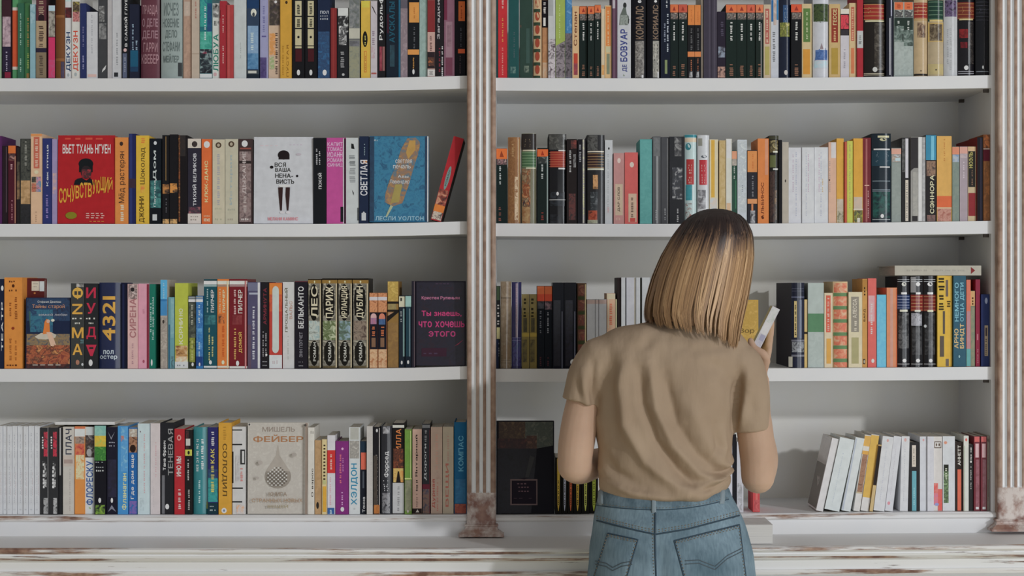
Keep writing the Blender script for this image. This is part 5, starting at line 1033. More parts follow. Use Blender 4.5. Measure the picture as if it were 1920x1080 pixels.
free_book((PX(1449, -.17), -.045, LZ + tilt(PX(1449)) + .0222), (0, math.pi / 2, math.pi), .043, .15, .125, 'p', 'c6c4c2', '',
    'thick white paperback lying on the ledge right of her hip', 'books on the ledge', page='c4c2be')

# ------------------------------------------------------------------ the woman
def catmull(pts, n):
    out = []
    for i in range(len(pts) - 1):
        p0, p1, p2, p3 = pts[max(i - 1, 0)], pts[i], pts[i + 1], pts[min(i + 2, len(pts) - 1)]
        for k in range(n):
            t = k / n
            out.append([0.5 * (2 * b + (c - a) * t + (2 * a - 5 * b + 4 * c - d) * t * t + (-a + 3 * b - 3 * c + d) * t ** 3) for a, b, c, d in zip(p0, p1, p2, p3)])
    out.append(list(pts[-1])); return out

def tube(mb, path, n=20, sub=4, mat=None, side=Vector((1, 0, 0)), cap=True, level=False):
    """path of (x, y, z, ra, rb): a closed limb with elliptical sections; ra lies along side"""
    r = catmull(path, sub)
    pts = [Vector(q[:3]) for q in r]; rad = [(max(q[3], .0005), max(q[4], .0005)) for q in r]
    rings = []
    def ring(c, t, ra, rb):
        a = side - t * side.dot(t)
        if a.length < 1e-4: a = Vector((0, 1, 0)) - t * t.y
        a.normalize(); b_ = t.cross(a)
        return [c + a * (ra * math.cos(2 * math.pi * j / n)) + b_ * (rb * math.sin(2 * math.pi * j / n)) for j in range(n)]
    tans = [(pts[min(i + 1, len(pts) - 1)] - pts[max(i - 1, 0)]).normalized() for i in range(len(pts))]
    if level: tans = [Vector((0, 0, -1)) for _ in pts]
    if cap:
        m = min(rad[0])
        for k in range(4, 0, -1):
            th = k * math.pi / 8 * .95; rings.append(ring(pts[0] - tans[0] * (m * math.sin(th)), tans[0], rad[0][0] * math.cos(th), rad[0][1] * math.cos(th)))
    for p, t, q_ in zip(pts, tans, rad): rings.append(ring(p, t, *q_))
    if cap:
        m = min(rad[-1])
        for k in range(1, 5):
            th = k * math.pi / 8 * .95; rings.append(ring(pts[-1] + tans[-1] * (m * math.sin(th)), tans[-1], rad[-1][0] * math.cos(th), rad[-1][1] * math.cos(th)))
    mb.grid(rings, mat, True, closed=True)
    mb.poly(rings[0][::-1], mat, True); mb.poly(rings[-1], mat, True)

def fuse(mb, name, voxel, smooth_n, fac=0.5):
    """melts the limbs into one continuous surface"""
    o = mb.build(name, merge=1e-6)
    bm = bmesh.new(); bm.from_mesh(o.data); bmesh.ops.recalc_face_normals(bm, faces=bm.faces); bm.to_mesh(o.data); bm.free()
    md = o.modifiers.new('r', 'REMESH'); md.mode = 'VOXEL'; md.voxel_size = voxel; md.use_smooth_shade = True
    if smooth_n:
        ms = o.modifiers.new('s', 'SMOOTH'); ms.iterations = smooth_n; ms.factor = fac
    bpy.context.view_layer.update()
    me = bpy.data.meshes.new_from_object(o.evaluated_get(bpy.context.evaluated_depsgraph_get()))
    old = o.data; mats = list(old.materials)
    o.modifiers.clear(); o.data = me; bpy.data.meshes.remove(old)
    me.name = name; me.materials.clear(); me.materials.append(mats[0])
    for p in me.polygons: p.use_smooth = True; p.material_index = 0
    return o

def cloth(name, c1, c2, rough=0.85, weave=900, big=9):
    m, nt, b = base_mat(name)
    tc = N(nt, 'ShaderNodeTexCoord')
    n1 = N(nt, 'ShaderNodeTexNoise'); n1.inputs['Scale'].default_value = big; n1.inputs['Detail'].default_value = 6
    nt.links.new(tc.outputs['Object'], n1.inputs['Vector'])
    r = ramp(nt, [(0.3, lin(c1)), (0.7, lin(c2))]); nt.links.new(n1.outputs['Fac'], r.inputs['Fac'])
    nt.links.new(r.outputs['Color'], b.inputs['Base Color'])
    n2 = N(nt, 'ShaderNodeTexNoise'); n2.inputs['Scale'].default_value = weave
    nt.links.new(tc.outputs['Object'], n2.inputs['Vector'])
    bp = N(nt, 'ShaderNodeBump'); bp.inputs['Strength'].default_value = 0.12; bp.inputs['Distance'].default_value = 0.001
    nt.links.new(n2.outputs['Fac'], bp.inputs['Height']); nt.links.new(bp.outputs['Normal'], b.inputs['Normal'])
    b.inputs['Roughness'].default_value = rough; b.inputs['Specular IOR Level'].default_value = 0.15
    return m

SKIN = cloth('skin', 'a88a74', 'b2947d', 0.55, 300, 14)
SKIN.node_tree.nodes['Principled BSDF'].inputs['Subsurface Weight'].default_value = 0.12
SKIN.node_tree.nodes['Principled BSDF'].inputs['Subsurface Radius'].default_value = (0.012, 0.005, 0.003)
SHIRT = cloth('shirt_cotton', '8f7b66', '9a8670')
nt = SHIRT.node_tree; bp0 = [n for n in nt.nodes if n.type == 'BUMP'][0]
tc_ = N(nt, 'ShaderNodeTexCoord'); mp_ = N(nt, 'ShaderNodeMapping'); mp_.inputs['Rotation'].default_value = (0, .6, 0); mp_.inputs['Scale'].default_value = (34, 20, 9)
n_ = N(nt, 'ShaderNodeTexNoise'); n_.inputs['Scale'].default_value = 1; n_.inputs['Detail'].default_value = 3
b2 = N(nt, 'ShaderNodeBump'); b2.inputs['Strength'].default_value = 0.5; b2.inputs['Distance'].default_value = 0.006
nt.links.new(tc_.outputs['Object'], mp_.inputs['Vector']); nt.links.new(mp_.outputs['Vector'], n_.inputs['Vector'])
nt.links.new(n_.outputs['Fac'], b2.inputs['Height']); nt.links.new(b2.outputs['Normal'], bp0.inputs['Normal'])
DENIM = cloth('denim', '4c616c', '758a96', 0.92, 1400, 9)
YP = -0.42
SW = MM * (CAM_D + YP) / CAM_D
def W(px, py, dy=0.0): return P(px, py, YP + dy)
def tp(px, py, dy, ra, rb=None): return (*P(px, py, YP + dy), ra, rb or ra)

woman = tag(empty('person', (PX(1255, YP), YP, 0)), 'blonde person seen from behind in tan T-shirt and blue jeans, reading', 'person')
def keep(o, parent=woman):
    o.parent = parent; o.matrix_parent_inverse = Matrix.Translation(-woman.location); return o

# --- body: head, neck, trunk, arms with hands, legs
bd = MB()
hd = P(1336, 520, -0.392)                        # middle of the head
fw = Vector((0.30, 0.86, -0.42)).normalized()    # where she looks: at the book, down and to the right
upv = (Vector((0.10, 0, 1)) - fw * fw.dot(Vector((0.10, 0, 1)))).normalized(); rt = fw.cross(upv)
def hp(f, u, r): return hd + fw * f + upv * u + rt * r
def hsec(u, f, ra, rb): c = hp(f, u, 0); return (*c, ra, rb)
tube(bd, [hsec(-.108, .050, .022, .020), hsec(-.095, .042, .040, .046), hsec(-.06, .028, .056, .070), hsec(-.02, .008, .066, .086), hsec(.03, -.004, .071, .093), hsec(.075, -.008, .060, .080), hsec(.104, -.01, .030, .042)], 24, 4, SKIN, side=rt)
tube(bd, [(*hp(.088, .022, 0), .008, .007), (*hp(.098, 0, 0), .009, .009), (*hp(.108, -.022, 0), .012, .010), (*hp(.096, -.030, 0), .012, .006)], 12, 3, SKIN, side=rt)  # nose
for s_ in (-1, 1):
    tube(bd, [(*hp(-.006, .02, s_ * .072), .006, .014), (*hp(-.010, 0, s_ * .076), .006, .017), (*hp(-.004, -.025, s_ * .071), .005, .009)], 12, 3, SKIN, side=rt)  # ears
    tube(bd, [(*hp(.066, .018, s_ * .018), .010, .006), (*hp(.064, .019, s_ * .036), .010, .006)], 10, 3, SKIN, side=upv)     # brows
    tube(bd, [(*hp(.062, -.02, s_ * .034), .018, .014), (*hp(.05, -.035, s_ * .04), .018, .014)], 10, 3, SKIN, side=rt)       # cheeks
tube(bd, [(*hp(.088, -.052, -.020), .003, .004), (*hp(.097, -.050, 0), .005, .006), (*hp(.088, -.052, .020), .003, .004)], 10, 3, SKIN, side=upv)
tube(bd, [(*hp(.084, -.062, -.018), .003, .004), (*hp(.093, -.063, 0), .006, .006), (*hp(.084, -.062, .018), .003, .004)], 10, 3, SKIN, side=upv)
tube(bd, [(*hp(-.02, -.05, 0), .048, .050), tp(1300, 585, -.005, .046, .048), tp(1282, 640, -.01, .055, .055)], 20, 4, SKIN)
tube(bd, [tp(1260, 640, 0, .10, .05), tp(1254, 700, 0, .135, .085), tp(1250, 790, 0, .128, .090), tp(1246, 880, 0, .115, .083), tp(1246, 940, 0, .122, .088), tp(1256, 1050, 0, .140, .098), tp(1258, 1120, 0, .125, .085)], 24, 4, SKIN, level=True)
# left arm: hangs, elbow bent, forearm goes forward
tube(bd, [tp(1152, 668, 0, .036), tp(1110, 712, 0, .036), tp(1092, 770, 0, .0385, .042), tp(1081, 830, -.005, .0385, .042), tp(1077, 873, -.005, .036, .038)], 20, 4, SKIN)
tube(bd, [tp(1077, 872, -.004, .036, .037), tp(1090, 876, .05, .037, .036), tp(1122, 866, .12, .031, .030), tp(1160, 848, .185, .022, .019)], 20, 4, SKIN)
# right arm: forearm rises to the hand that holds the book
tube(bd, [tp(1350, 668, 0, .036), tp(1394, 712, 0, .036), tp(1411, 780, 0, .0385, .042), tp(1420, 850, 0, .0378, .042), tp(1421, 894, 0, .0355, .038)], 20, 4, SKIN)
tube(bd, [tp(1421, 893, .002, .0355, .037), tp(1426, 858, .035, .0375, .036), tp(1420, 800, .08, .031, .030), tp(1425, 735, .13, .0215, .021), tp(1424, 712, .142, .021, .017)], 20, 4, SKIN)

def hand(wr, d, nrm, curl, thumb_side, spread=0.0, thumb_in=0.6, wrap=False):
    """wrist point, finger direction, back-of-hand normal; five fingers of their own lengths, bent at the knuckles"""
    d = d.normalized(); nrm = (nrm - d * nrm.dot(d)).normalized(); sd = d.cross(nrm) * thumb_side
    def q_(a, b_, c): return wr + d * a + sd * b_ + nrm * c
    tube(bd, [(*q_(-.005, 0, 0), .021, .015), (*q_(.025, 0, 0), .032, .013), (*q_(.060, 0, .002), .039, .012), (*q_(.080, 0, .001), .037, .009)], 18, 3, SKIN, side=sd)
    for i, (off, ln, r) in enumerate(((.030, .070, .0082), (.0105, .078, .0086), (-.0100, .073, .0082), (-.0295, .058, .0072))):
        p = q_(.078, off, 0); pts = [(*q_(.068, off, 0), r * 1.1, r * 1.1)]; a = 0.0
        dirf = (d + sd * (off * spread)).normalized()
        for k, seg in enumerate((.45, .31, .24)):
            a += curl * (0.55 + .12 * i * .5 + .25 * k)
            v = dirf * math.cos(a) - nrm * math.sin(a)
            p = p + v * ln * seg; rr = r * (1 - .1 * k)
            pts.append((*p, rr, rr))
        tube(bd, pts, 12, 3, SKIN, side=sd)
    b0 = q_(.012, .020, -.006)
    v1 = (d * .62 + sd * .7 - nrm * .35 * thumb_in).normalized(); v2 = (d * .85 + sd * .1 - nrm * .7 * thumb_in).normalized()
    p1 = b0 + v1 * .040; p2 = p1 + v2 * .030; p3 = p2 + v2 * .022
    if wrap:                                     # the thumb closes round the spine of the book
        b0 = q_(.010, .020, -.004); p1 = b0 + sd * .036 + d * .004 - nrm * .008; p2 = p1 - nrm * .028 + d * .010; p3 = p2 - nrm * .010 + d * .018
    tube(bd, [(*b0, .0145, .0125), (*p1, .0112, .0108), (*p2, .0092, .0095), (*p3, .0075, .0078)], 12, 3, SKIN, side=sd)
# her right hand: back of the hand to the right, fingers along the far cover, thumb towards the spine
hand(Vector(tp(1424, 708, .145, 1)[:3]), Vector((.19, .60, .67)), Vector((.90, 0, -.44)), .03, -1, 1.0, 1.0, True)
hand(Vector(tp(1164, 846, .195, 1)[:3]), Vector((.55, .55, .10)), Vector((-.5, .2, .85)), .5, 1, 1.5, .8)
for s_, hx in ((-1, 1186), (1, 1330)):
    tube(bd, [tp(hx, 1120, 0, .062, .07), tp(hx, 1200, .004, .064, .072), tp(hx + s_ * 4, 1300, .01, .060, .064), tp(hx + s_ * 4, 1450, .01, .046, .05), tp(hx + s_ * 4, 1560, -.005, .046, .05), tp(hx + s_ * 4, 1720, 0, .030, .034), tp(hx + s_ * 5, 1775, .005, .030, .036)], 18, 3, SKIN)
    tube(bd, [tp(hx + s_ * 5, 1780, -.03, .026, .024), tp(hx + s_ * 8, 1786, .05, .034, .022), tp(hx + s_ * 12, 1792, .14, .032, .014)], 16, 3, SKIN)
body = keep(fuse(bd, 'body', 0.0036, 3))
for s_ in (-1, 1):                               # eyes, cast down
    e = MB(); c = hp(.071, -.002, s_ * .031); rings = []
    for k in range(9):
        th = math.pi * k / 8
        rings.append([c + fw * (.0105 * math.cos(th)) + (rt * math.cos(j * math.pi / 6) + upv * math.sin(j * math.pi / 6)) * (.0105 * math.sin(th) + 1e-5) for j in range(12)])
    EYE = [paper('3a4a55', 'g'), paper('d8d4d0', 'g')]
    e.grid(rings, None, True, closed=True, matf=lambda a, k: EYE[0] if a < 2 else EYE[1]); keep(e.build('eye'))

# --- T-shirt
sb = MB()
def tring(y, xl, xr, dep, dy=0.0):
    return (*W((xl + xr) / 2, y, dy), (xr - xl) / 2 * SW, dep)
tube(sb, [tring(596, 1236, 1352, .056), tring(604, 1206, 1366, .064), tring(614, 1160, 1380, .074), tring(628, 1130, 1392, .084), tring(650, 1112, 1404, .097), tring(705, 1112, 1394, .106, -.002), tring(760, 1110, 1384, .110, -.002),
          tring(812, 1116, 1375, .107), tring(860, 1121, 1371, .101), tring(893, 1123, 1370, .100), tring(915, 1123, 1370, .104, -.002), tring(928, 1128, 1364, .100, -.002)], 40, 4, SHIRT, cap=False, level=True)
tube(sb, [tp(1186, 668, 0, .046, .066), tp(1132, 678, 0, .049, .062), tp(1110, 698, 0, .048, .059), tp(1098, 728, 0, .044, .054), tp(1089, 757, -.002, .0425, .050)], 24, 4, SHIRT, cap=False)
tube(sb, [tp(1328, 668, 0, .046, .066), tp(1376, 680, 0, .049, .064), tp(1394, 702, 0, .048, .060), tp(1403, 742, 0, .045, .055), tp(1408, 792, 0, .0420, .050), tp(1409, 808, 0, .0415, .049)], 24, 4, SHIRT, cap=False)
tube(sb, [tp(1228, 652, 0, .046, .062), tp(1172, 657, 0, .045, .062), tp(1124, 668, 0, .042, .058)], 24, 4, SHIRT, side=Vector((0, 0, 1)))
tube(sb, [tp(1300, 652, 0, .046, .062), tp(1345, 660, 0, .044, .062), tp(1386, 682, 0, .040, .058)], 24, 4, SHIRT, side=Vector((0, 0, 1)))
shirt = keep(fuse(sb, 't_shirt', 0.0034, 12))
FOLD_GAIN = 2.1
FOLDS = [  # polyline on her back (pixel columns and rows there), width, height
    ([(1168, 668), (1160, 720), (1168, 790), (1205, 856), (1262, 905), (1310, 922)], 12, .0070),
    ([(1192, 690), (1196, 750), (1222, 820), (1262, 872), (1300, 905)], 8, -.0060),
    ([(1212, 676), (1222, 760), (1254, 828), (1300, 880), (1345, 902)], 9, .0055),
    ([(1240, 700), (1262, 790), (1300, 845), (1350, 884)], 9, -.0040),
    ([(1278, 740), (1300, 800), (1330, 845), (1366, 872)], 14, .0042),
    ([(1300, 905), (1340, 896), (1376, 880)], 7, .0060), ([(1285, 918), (1330, 910), (1372, 893)], 5, -.0050),
    ([(1318, 878), (1350, 884), (1376, 872)], 5, -.0045), ([(1330, 862), (1358, 868), (1376, 858)], 6, .0040),
    ([(1384, 690), (1376, 740), (1374, 800)], 8, -.0060), ([(1394, 730), (1388, 780), (1380, 806)], 7, .0040), ([(1402, 745), (1410, 780)], 8, -.0028),
    ([(1330, 790), (1336, 830), (1322, 856)], 7, -.0032), ([(1348, 800), (1352, 836), (1340, 860)], 7, .0034),
    ([(1108, 680), (1110, 730), (1114, 770)], 7, -.0050), ([(1092, 690), (1094, 730), (1100, 756)], 7, .0035), ([(1080, 715), (1086, 748)], 6, -.0025),
    ([(1226, 612), (1206, 640), (1180, 664)], 12, -.0035), ([(1250, 632), (1290, 652), (1330, 650), (1372, 644)], 12, -.0028), ([(1262, 655), (1240, 690)], 18, .003),
    ([(1130, 900), (1180, 915), (1250, 921), (1320, 914), (1366, 896)], 6, .0030), ([(1126, 840), (1150, 880), (1200, 905)], 10, -.0032), ([(1128, 880), (1160, 900)], 8, .003),
    ([(1262, 618), (1238, 680), (1236, 740), (1262, 800)], 30, -.0050), ([(1140, 690), (1144, 760), (1150, 830)], 14, -.0035), ([(1330, 680), (1320, 750), (1300, 800)], 40, .0030),
    ([(1380, 660), (1392, 700), (1396, 740)], 10, .003), ([(1300, 670), (1350, 690), (1366, 740)], 16, -.003)]
def at_back(co): return (co.x / SW + 960, (CAM_Z - co.z) / SW + 540)
import numpy as np
me = shirt.data
nv_ = len(me.vertices)
co = np.empty(nv_ * 3); me.vertices.foreach_get('co', co); co = co.reshape(-1, 3)
no = np.empty(nv_ * 3); me.vertices.foreach_get('normal', no); no = no.reshape(-1, 3)
bx = np.stack([co[:, 0] / SW + 960, (CAM_Z - co[:, 2]) / SW + 540], 1)     # column and row on her back
dsp = np.zeros(nv_)
for pl, wd, amp in FOLDS:
    dm = np.full(nv_, 1e9)
    for a, c in zip(pl, pl[1:]):
        a, c = np.array(a, float), np.array(c, float); ab = c - a
        t = np.clip(((bx - a) @ ab) / (ab @ ab), 0, 1)
        dm = np.minimum(dm, np.hypot(*(bx - a - t[:, None] * ab).T))
    e0 = np.hypot(*(bx - np.array(pl[0])).T); e1 = np.hypot(*(bx - np.array(pl[-1])).T)
    dsp += amp * np.exp(-(dm / wd) ** 2) * np.minimum(1, .35 + np.minimum(e0, e1) / 50)
back = np.clip((YP + .045 - co[:, 1]) / .04, 0, 1)
dsp *= FOLD_GAIN * back
dsp += .0012 * np.sin(co[:, 0] * 60 + co[:, 2] * 38) * np.sin(co[:, 2] * 47 - co[:, 0] * 22 + co[:, 1] * 30)
co += no * dsp[:, None]
q_ = (bx[:, 0] - 1245) / 125                     # the hem: lowest in the middle, pulled up on the right
lo_ = np.clip((bx[:, 1] - 870) / 50, 0, 1) * ((bx[:, 0] > 1108) & (bx[:, 0] < 1378))
co[:, 2] += lo_ * (-.002 + .016 * np.maximum(0, q_) ** 2 + .007 * np.maximum(0, -q_) ** 2)
me.vertices.foreach_set('co', co.ravel()); me.update()

# --- jeans
jb = MB()
tube(jb, [tring(912, 1126, 1366, .092), tring(930, 1121, 1372, .097, -.002), tring(955, 1116, 1386, .105, -.004), tring(985, 1111, 1398, .114, -.006), tring(1025, 1106, 1409, .124, -.008), tring(1075, 1102, 1417, .130, -.008),
          tring(1130, 1103, 1417, .124, -.004), tring(1175, 1112, 1408, .108), tring(1205, 1140, 1380, .080), tring(1222, 1190, 1330, .045)], 40, 4, DENIM, cap=False, level=True)
for s_, hx in ((-1, 1183), (1, 1336)):
    tube(jb, [tp(hx, 1120, -.004, .086, .118), tp(hx, 1190, 0, .084, .102), tp(hx + s_ * 3, 1320, .01, .075, .082), tp(hx + s_ * 3, 1460, .01, .062, .066), tp(hx + s_ * 3, 1600, 0, .058, .062), tp(hx + s_ * 4, 1745, .005, .055, .060)], 24, 4, DENIM, cap=False)
jeans = keep(fuse(jb, 'jeans', 0.0042, 5))
me = jeans.data
nrm_ = [v.normal.copy() for v in me.vertices]
for v, nv in zip(me.vertices, nrm_):             # seat cleft and a few soft creases
    p = at_back(v.co)
    if v.co.y < YP:
        k = math.exp(-((p[0] - 1229) / 14) ** 2) * max(0, min(1, (p[1] - 985) / 120)) * .012
        k += .0035 * math.exp(-((p[1] - 1040 + (p[0] - 1229) * .35) / 9) ** 2) * math.exp(-((p[0] - 1300) / 60) ** 2)
        k -= .0025 * math.exp(-((p[1] - 968 + (p[0] - 1229) * .1) / 9) ** 2)
        v.co.y += k
    v.co += nv * (.0008 * math.sin(v.co.z * 90 + v.co.x * 40) * math.sin(v.co.x * 70))
me.update()
dg = bpy.context.evaluated_depsgraph_get()
bvh = BVHTree.FromPolygons([v.co.copy() for v in me.vertices], [tuple(p.vertices) for p in me.polygons])
EYE0 = Vector((0, -CAM_D, CAM_Z))
def drape(px, py, off):
    d = (P(px, py, YP) - EYE0).normalized()
    h, nv, _, _ = bvh.ray_cast(EYE0, d)
    if h is None:
        h, nv, _, _ = bvh.find_nearest(P(px, py, YP - .08))
    if nv.dot(d) > 0: nv = -nv
    return h + nv * off, nv
def poly_pts(pl, step=5):
    out = []
    for a, b_ in zip(pl, pl[1:]):
        n = max(1, int(math.hypot(b_[0] - a[0], b_[1] - a[1]) / step))
        out += [(a[0] + (b_[0] - a[0]) * k / n, a[1] + (b_[1] - a[1]) * k / n) for k in range(n)]
    return out + [pl[-1]]
def seam(mb, pl, r, off, mat, dashed=False):
    pts = [drape(x, y, off)[0] for x, y in poly_pts(pl, 3 if dashed else 5)]
    if dashed:
        for k in range(0, len(pts) - 1, 2): tube(mb, [(*pts[k], r, r), (*(pts[k] * .25 + pts[k + 1] * .75), r, r)], 5, 1, mat, cap=False)
    else: tube(mb, [(*p_, r, r) for p_ in pts], 6, 1, mat, cap=False)
SEAM, THREAD, BANDM = paper('33434f'), paper('756b5c'), cloth('denim_band', '4a5d68', '6b7e89', .92, 1400, 34)
for m_ in ('denim', 'denim_band'):                            # vertical slubs and fading in the weave
    nt = bpy.data.materials[m_].node_tree; b_ = nt.nodes['Principled BSDF']
    tc = N(nt, 'ShaderNodeTexCoord'); mp = N(nt, 'ShaderNodeMapping'); mp.inputs['Scale'].default_value = (260, 260, 22)
    n_ = N(nt, 'ShaderNodeTexNoise'); n_.inputs['Scale'].default_value = 1; n_.inputs['Detail'].default_value = 4
    nt.links.new(tc.outputs['Object'], mp.inputs['Vector']); nt.links.new(mp.outputs['Vector'], n_.inputs['Vector'])
    r_ = ramp(nt, [(0.3, (.80, .82, .84, 1)), (0.72, (1.14, 1.13, 1.12, 1))]); nt.links.new(n_.outputs['Fac'], r_.inputs['Fac'])
    mx = N(nt, 'ShaderNodeMix', data_type='RGBA', blend_type='MULTIPLY'); mx.inputs[0].default_value = 1
    src = b_.inputs['Base Color'].links[0].from_socket
    nt.links.new(src, mx.inputs[6]); nt.links.new(r_.outputs['Color'], mx.inputs[7]); nt.links.new(mx.outputs[2], b_.inputs['Base Color'])
def patch(mb, quad, off, mat, n=14):
    """a piece of denim laid on the jeans between four corners"""
    rows = []
    for i in range(n + 1):
        v_ = i / n
        row = []
        for j in range(n + 1):
            u_ = j / n
            x = (quad[0][0] * (1 - u_) + quad[1][0] * u_) * (1 - v_) + (quad[3][0] * (1 - u_) + quad[2][0] * u_) * v_
            y = (quad[0][1] * (1 - u_) + quad[1][1] * u_) * (1 - v_) + (quad[3][1] * (1 - u_) + quad[2][1] * u_) * v_
            edge = min(i, j, n - i, n - j)
            row.append(drape(x, y, off if edge else off * .2)[0])
        rows.append(row)
    mb.grid(rows, mat, True)
# waistband, belt loops, yoke, centre seam, back pockets with their stitching
def band(x, lowr):
    q_ = (x - 1235) / 125
    return (934 - (10 * q_ * q_ + 8 * max(0, q_) ** 2) + 22) if lowr else (920 - 14 * max(0, q_) ** 2)
wb = MB(); rows = []
xs = [1119 + (1366 - 1119) * k / 40 for k in range(41)]
for t in (0, .08, .5, .92, 1): rows.append([drape(x, band(x, 0) * (1 - t) + band(x, 1) * t, .0004 if t in (0, 1) else .0024)[0] for x in xs])
wb.grid(rows, BANDM, True); wbo = keep(wb.build('waistband'), jeans); wbo.matrix_parent_inverse = Matrix.Identity(4)
def sub(mb, name):
    o = mb.build(name); o.parent = jeans; return o
mb = MB(); seam(mb, [(x, band(x, 1)) for x in xs[::4]], .0010, .0006, SEAM); seam(mb, [(x, band(x, 1) - 3) for x in xs[::4]], .0005, .0030, THREAD, True); sub(mb, 'waistband_seam')
for lx, ly0, ly1 in ((1226, 930, 962), (1353, 910, 945), (1128, 918, 948)):
    mb = MB(); patch(mb, [(lx - 4.5, ly0), (lx + 4.5, ly0), (lx + 4.5, ly1), (lx - 4.5, ly1)], .0052, paper('76838a'), 6); sub(mb, 'belt_loop')
YL = [(1119, 976), (1150, 984), (1200, 996), (1229, 1002)]; YR = [(1229, 1002), (1290, 992), (1350, 976), (1391, 965)]
mb = MB()
for pl in (YL, YR):
    seam(mb, pl, .0017, .0004, SEAM); seam(mb, [(x, y - 4) for x, y in pl], .0009, .0006, THREAD, True); seam(mb, [(x, y - 8) for x, y in pl], .0009, .0008, THREAD, True)
sub(mb, 'yoke_seam')
mb = MB(); cs = [(1229, 958), (1228, 1002), (1229, 1050), (1231, 1110)]
seam(mb, cs, .0019, .0004, SEAM); seam(mb, [(x - 4, y) for x, y in cs], .0009, .0008, THREAD, True); sub(mb, 'centre_seam')
def pocket(quad, arc):
    mb = MB(); patch(mb, quad, .0022, DENIM, 16); po = sub(mb, 'back_pocket')
    mb = MB()
    ring_ = list(quad) + [quad[0]]
    cx, cy = sum(q_[0] for q_ in quad) / 4, sum(q_[1] for q_ in quad) / 4
    sh = lambda f: [(cx + (x - cx) * f, cy + (y - cy) * f) for x, y in ring_]
    seam(mb, sh(1.0), .0016, .0004, SEAM)
    seam(mb, sh(.955), .0009, .0024, THREAD, True); seam(mb, sh(.90)[:2], .0009, .0026, THREAD, True)
    for dy in (0, 6): seam(mb, [(x, y + dy) for x, y in arc], .0010, .0024, paper('4a545a'))
    sub(mb, 'pocket_stitching')
pocket([(1140, 1000), (1196, 1012), (1166, 1112), (1108, 1100)], [(1118, 1052), (1138, 1056), (1150, 1064), (1166, 1056), (1186, 1052)])
pocket([(1264, 1014), (1386, 984), (1400, 1096), (1292, 1116)], [(1284, 1052), (1310, 1050), (1340, 1062), (1362, 1042), (1390, 1028)])
for s_, hx in ((-1, 1188), (1, 1341)):           # shoes
    mb = MB(); c = W(hx, 1790)
    tube(mb, [(c.x, YP - .055, .040, .034, .036), (c.x, YP + .02, .045, .042, .040), (c.x + s_ * .006, YP + .10, .036, .046, .030), (c.x + s_ * .01, YP + .165, .028, .036, .020)], 20, 4, paper('c8c6c2'))
    sh_ = mb.build('shoe'); keep(sh_)
    for v in sh_.data.vertices: v.co.z = max(v.co.z, .012)
    mb = MB(); rings = []
    for z in (0.0, .014):
        rings.append([(c.x + s_ * .004 + .047 * math.cos(a * math.pi / 12), YP + .05 + .135 * math.sin(a * math.pi / 12), z) for a in range(24)])
    mb.grid(rings, paper('b0aca4'), True, closed=True); mb.poly(rings[0][::-1], paper('b0aca4')); mb.poly(rings[1], paper('b0aca4'))
    so = mb.build('shoe_sole'); so.parent = sh_

# --- hair: a chin-to-shoulder bob, dark at the roots
m, nt, b_ = base_mat('hair')
at_ = N(nt, 'ShaderNodeAttribute'); at_.attribute_name = 'pigment_sidelight'
nt.links.new(at_.outputs['Color'], b_.inputs['Base Color'])
b_.inputs['Roughness'].default_value = 0.42; b_.inputs['Specular IOR Level'].default_value = 0.45
b_.inputs['Anisotropic'].default_value = 0.4
HAIR = m
SIL = [(391, 1336, 1346, .008, -.002), (395, 1314, 1372, .045, 0), (402, 1299, 1388, .064, 0), (415, 1282, 1402, .082, 0), (440, 1263, 1413, .099, 0), (480, 1240, 1415, .108, 0), (520, 1223, 1410, .108, -.004),
       (560, 1211, 1402, .104, -.012), (590, 1206, 1394, .100, -.020), (610, 1210, 1389, .096, -.026), (630, 1222, 1385, .092, -.030), (665, 1240, 1380, .086, -.032)]
def sil(y):
    for a, c in zip(SIL, SIL[1:]):
        if y <= c[0]:
            t = max(0, (y - a[0]) / (c[0] - a[0]))
            if a[0] < 395: t = math.sqrt(t)
            return [p_ + (q_ - p_) * t for p_, q_ in zip(a, c)]
    return list(SIL[-1])
def hair_pt(phi, y, r):
    _, xl, xr, dp, dy = sil(y)
    return Vector((PX((xl + xr) / 2 + (xr - xl) / 2 * r * math.cos(phi), YP), YP + .012 + dy + dp * r * math.sin(phi), PZ(y, YP)))
def y_end(phi):
    x = 1300 + 92 * math.cos(phi)
    if math.sin(phi) > 0: return 612 + 30 * max(0, math.cos(phi)) ** 2
    pts_ = [(1205, 594), (1235, 604), (1290, 614), (1335, 618), (1362, 636), (1392, 650)]
    for a, c in zip(pts_, pts_[1:]):
        if x <= c[0]: return a[1] + (c[1] - a[1]) * max(0, (x - a[0])) / (c[0] - a[0])
    return 648
rngh = random.Random(5)
def fringe(phi):                                  # open in front of the face
    d_ = abs((phi - math.radians(72) + math.pi) % (2 * math.pi) - math.pi)
    return d_ < math.radians(50)
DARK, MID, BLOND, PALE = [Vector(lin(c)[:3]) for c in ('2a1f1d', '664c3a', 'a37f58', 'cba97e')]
hb = MB(); pig_light = []
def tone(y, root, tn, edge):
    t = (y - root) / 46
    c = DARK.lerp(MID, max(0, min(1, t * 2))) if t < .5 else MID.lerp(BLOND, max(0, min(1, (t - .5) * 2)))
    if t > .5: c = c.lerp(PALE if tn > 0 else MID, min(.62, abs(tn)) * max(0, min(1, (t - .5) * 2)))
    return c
rows = []
ys = [391, 393, 397, 403, 412, 424, 440, 460, 485, 510, 535, 560, 580, 600, 620, 645]
for y in ys:
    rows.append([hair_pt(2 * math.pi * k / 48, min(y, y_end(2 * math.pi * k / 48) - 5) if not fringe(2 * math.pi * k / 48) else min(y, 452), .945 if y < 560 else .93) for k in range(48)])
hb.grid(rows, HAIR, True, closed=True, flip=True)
for y in ys:
    for k in range(48):
        c = tone(y, 434, -.5, 0); pig_light.append((c.x, c.y, c.z, 1))
NCL = 120
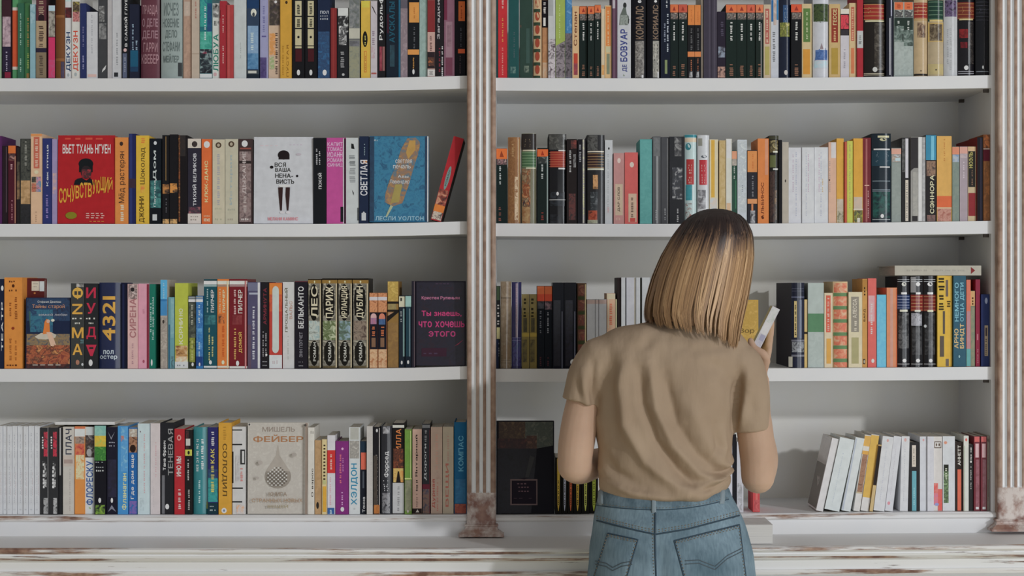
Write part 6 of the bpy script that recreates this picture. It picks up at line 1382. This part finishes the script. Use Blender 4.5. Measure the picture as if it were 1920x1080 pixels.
clump = [(rngh.uniform(0, 2 * math.pi), rngh.uniform(-1, 1), rngh.uniform(-1, 1), rngh.uniform(0, 6.28)) for _ in range(NCL)]
for s_ in range(9000):
    phi = rngh.uniform(0, 2 * math.pi)
    if math.sin(phi) > 0 and rngh.random() < .45: phi = -phi
    ci = min(range(NCL), key=lambda k: abs((clump[k][0] - phi + math.pi) % (2 * math.pi) - math.pi))
    cphi, c1, c2, cph = clump[ci]
    dphi = (phi - cphi + math.pi) % (2 * math.pi) - math.pi
    frn = fringe(phi)
    ye = (y_end(phi) + rngh.gauss(0, 4.5) + 2.5 * c2) if not frn else rngh.uniform(425, 455)
    y0 = rngh.choice((392, 393, 395, 398, 404, 412, 424)) if rngh.random() < .8 else rngh.uniform(425, 520)
    r0 = rngh.uniform(.945, 1.0) + .010 * c1
    root = 434 + 14 * c2 + rngh.gauss(0, 9) + 9 * math.sin(phi * 3)
    tn = .30 * c1 + rngh.gauss(0, .24) + (.22 * math.cos(phi) - .05)  # paler right, darker left: window light put into the hair colour
    wd = rngh.uniform(.0006, .0014)
    n = 13; prev = None; k0 = len(hb.v)
    for k in range(n + 1):
        t = k / n
        y = y0 + (ye - y0) * (t ** 1.25)
        pull = (.45 if math.cos(phi) < .6 else .2) * t * t
        ph = phi - dphi * pull + .020 * math.sin(cph + t * 5) * t + (.06 * t ** 6 * (1 if math.cos(phi) < 0 else -.3) if not frn else 0)
        r = r0 + .012 * math.sin(cph + y * .02) * t - .05 * max(0, t - .85) * (1 if c1 > 0 else -1.2)
        p_ = hair_pt(ph, y, r)
        ta = hair_pt(ph + .02, y, r) - hair_pt(ph - .02, y, r)
        ta = ta.normalized() if ta.length > 1e-6 else Vector((1, 0, 0))
        w_ = wd * (1.0 if t < .7 else 1 - (t - .7) / .3 * .85)
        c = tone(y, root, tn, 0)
        hb.v.extend([tuple(p_ - ta * w_), tuple(p_ + ta * w_)]); pig_light += [(c.x, c.y, c.z, 1)] * 2
        if k:
            i = k0 + 2 * k
            hb.f.append((i - 2, i - 1, i + 1, i)); hb.m.append(0); hb.sm.append(True)
hair = keep(hb.build('hair'))
ca = hair.data.color_attributes.new('pigment_sidelight', 'FLOAT_COLOR', 'POINT')
ca.data.foreach_set('color', [x for c in pig_light for x in c])

# --- the book in her hand
bl, th_, dp_ = .152, .0175, .115
top_ = P(1455, 577, -.295); ang = math.radians(26.5)
loc = top_ - Vector((math.sin(ang), 0, math.cos(ang))) * bl
free_book(loc, (0, ang, math.radians(-6)), th_, bl, dp_, 'p', 'bcbcc0', 'A 20 330 10 90 c6c8c6 bcc0c0 b0b8b0; c8c8d0 240 420 8 92; A 440 700 10 90 a8a8b4 b4b4bc; 9a9ab0 430 520 30 90',
    'thin white book held open-side away in her raised right hand', 'book being read', side='b5ac80')
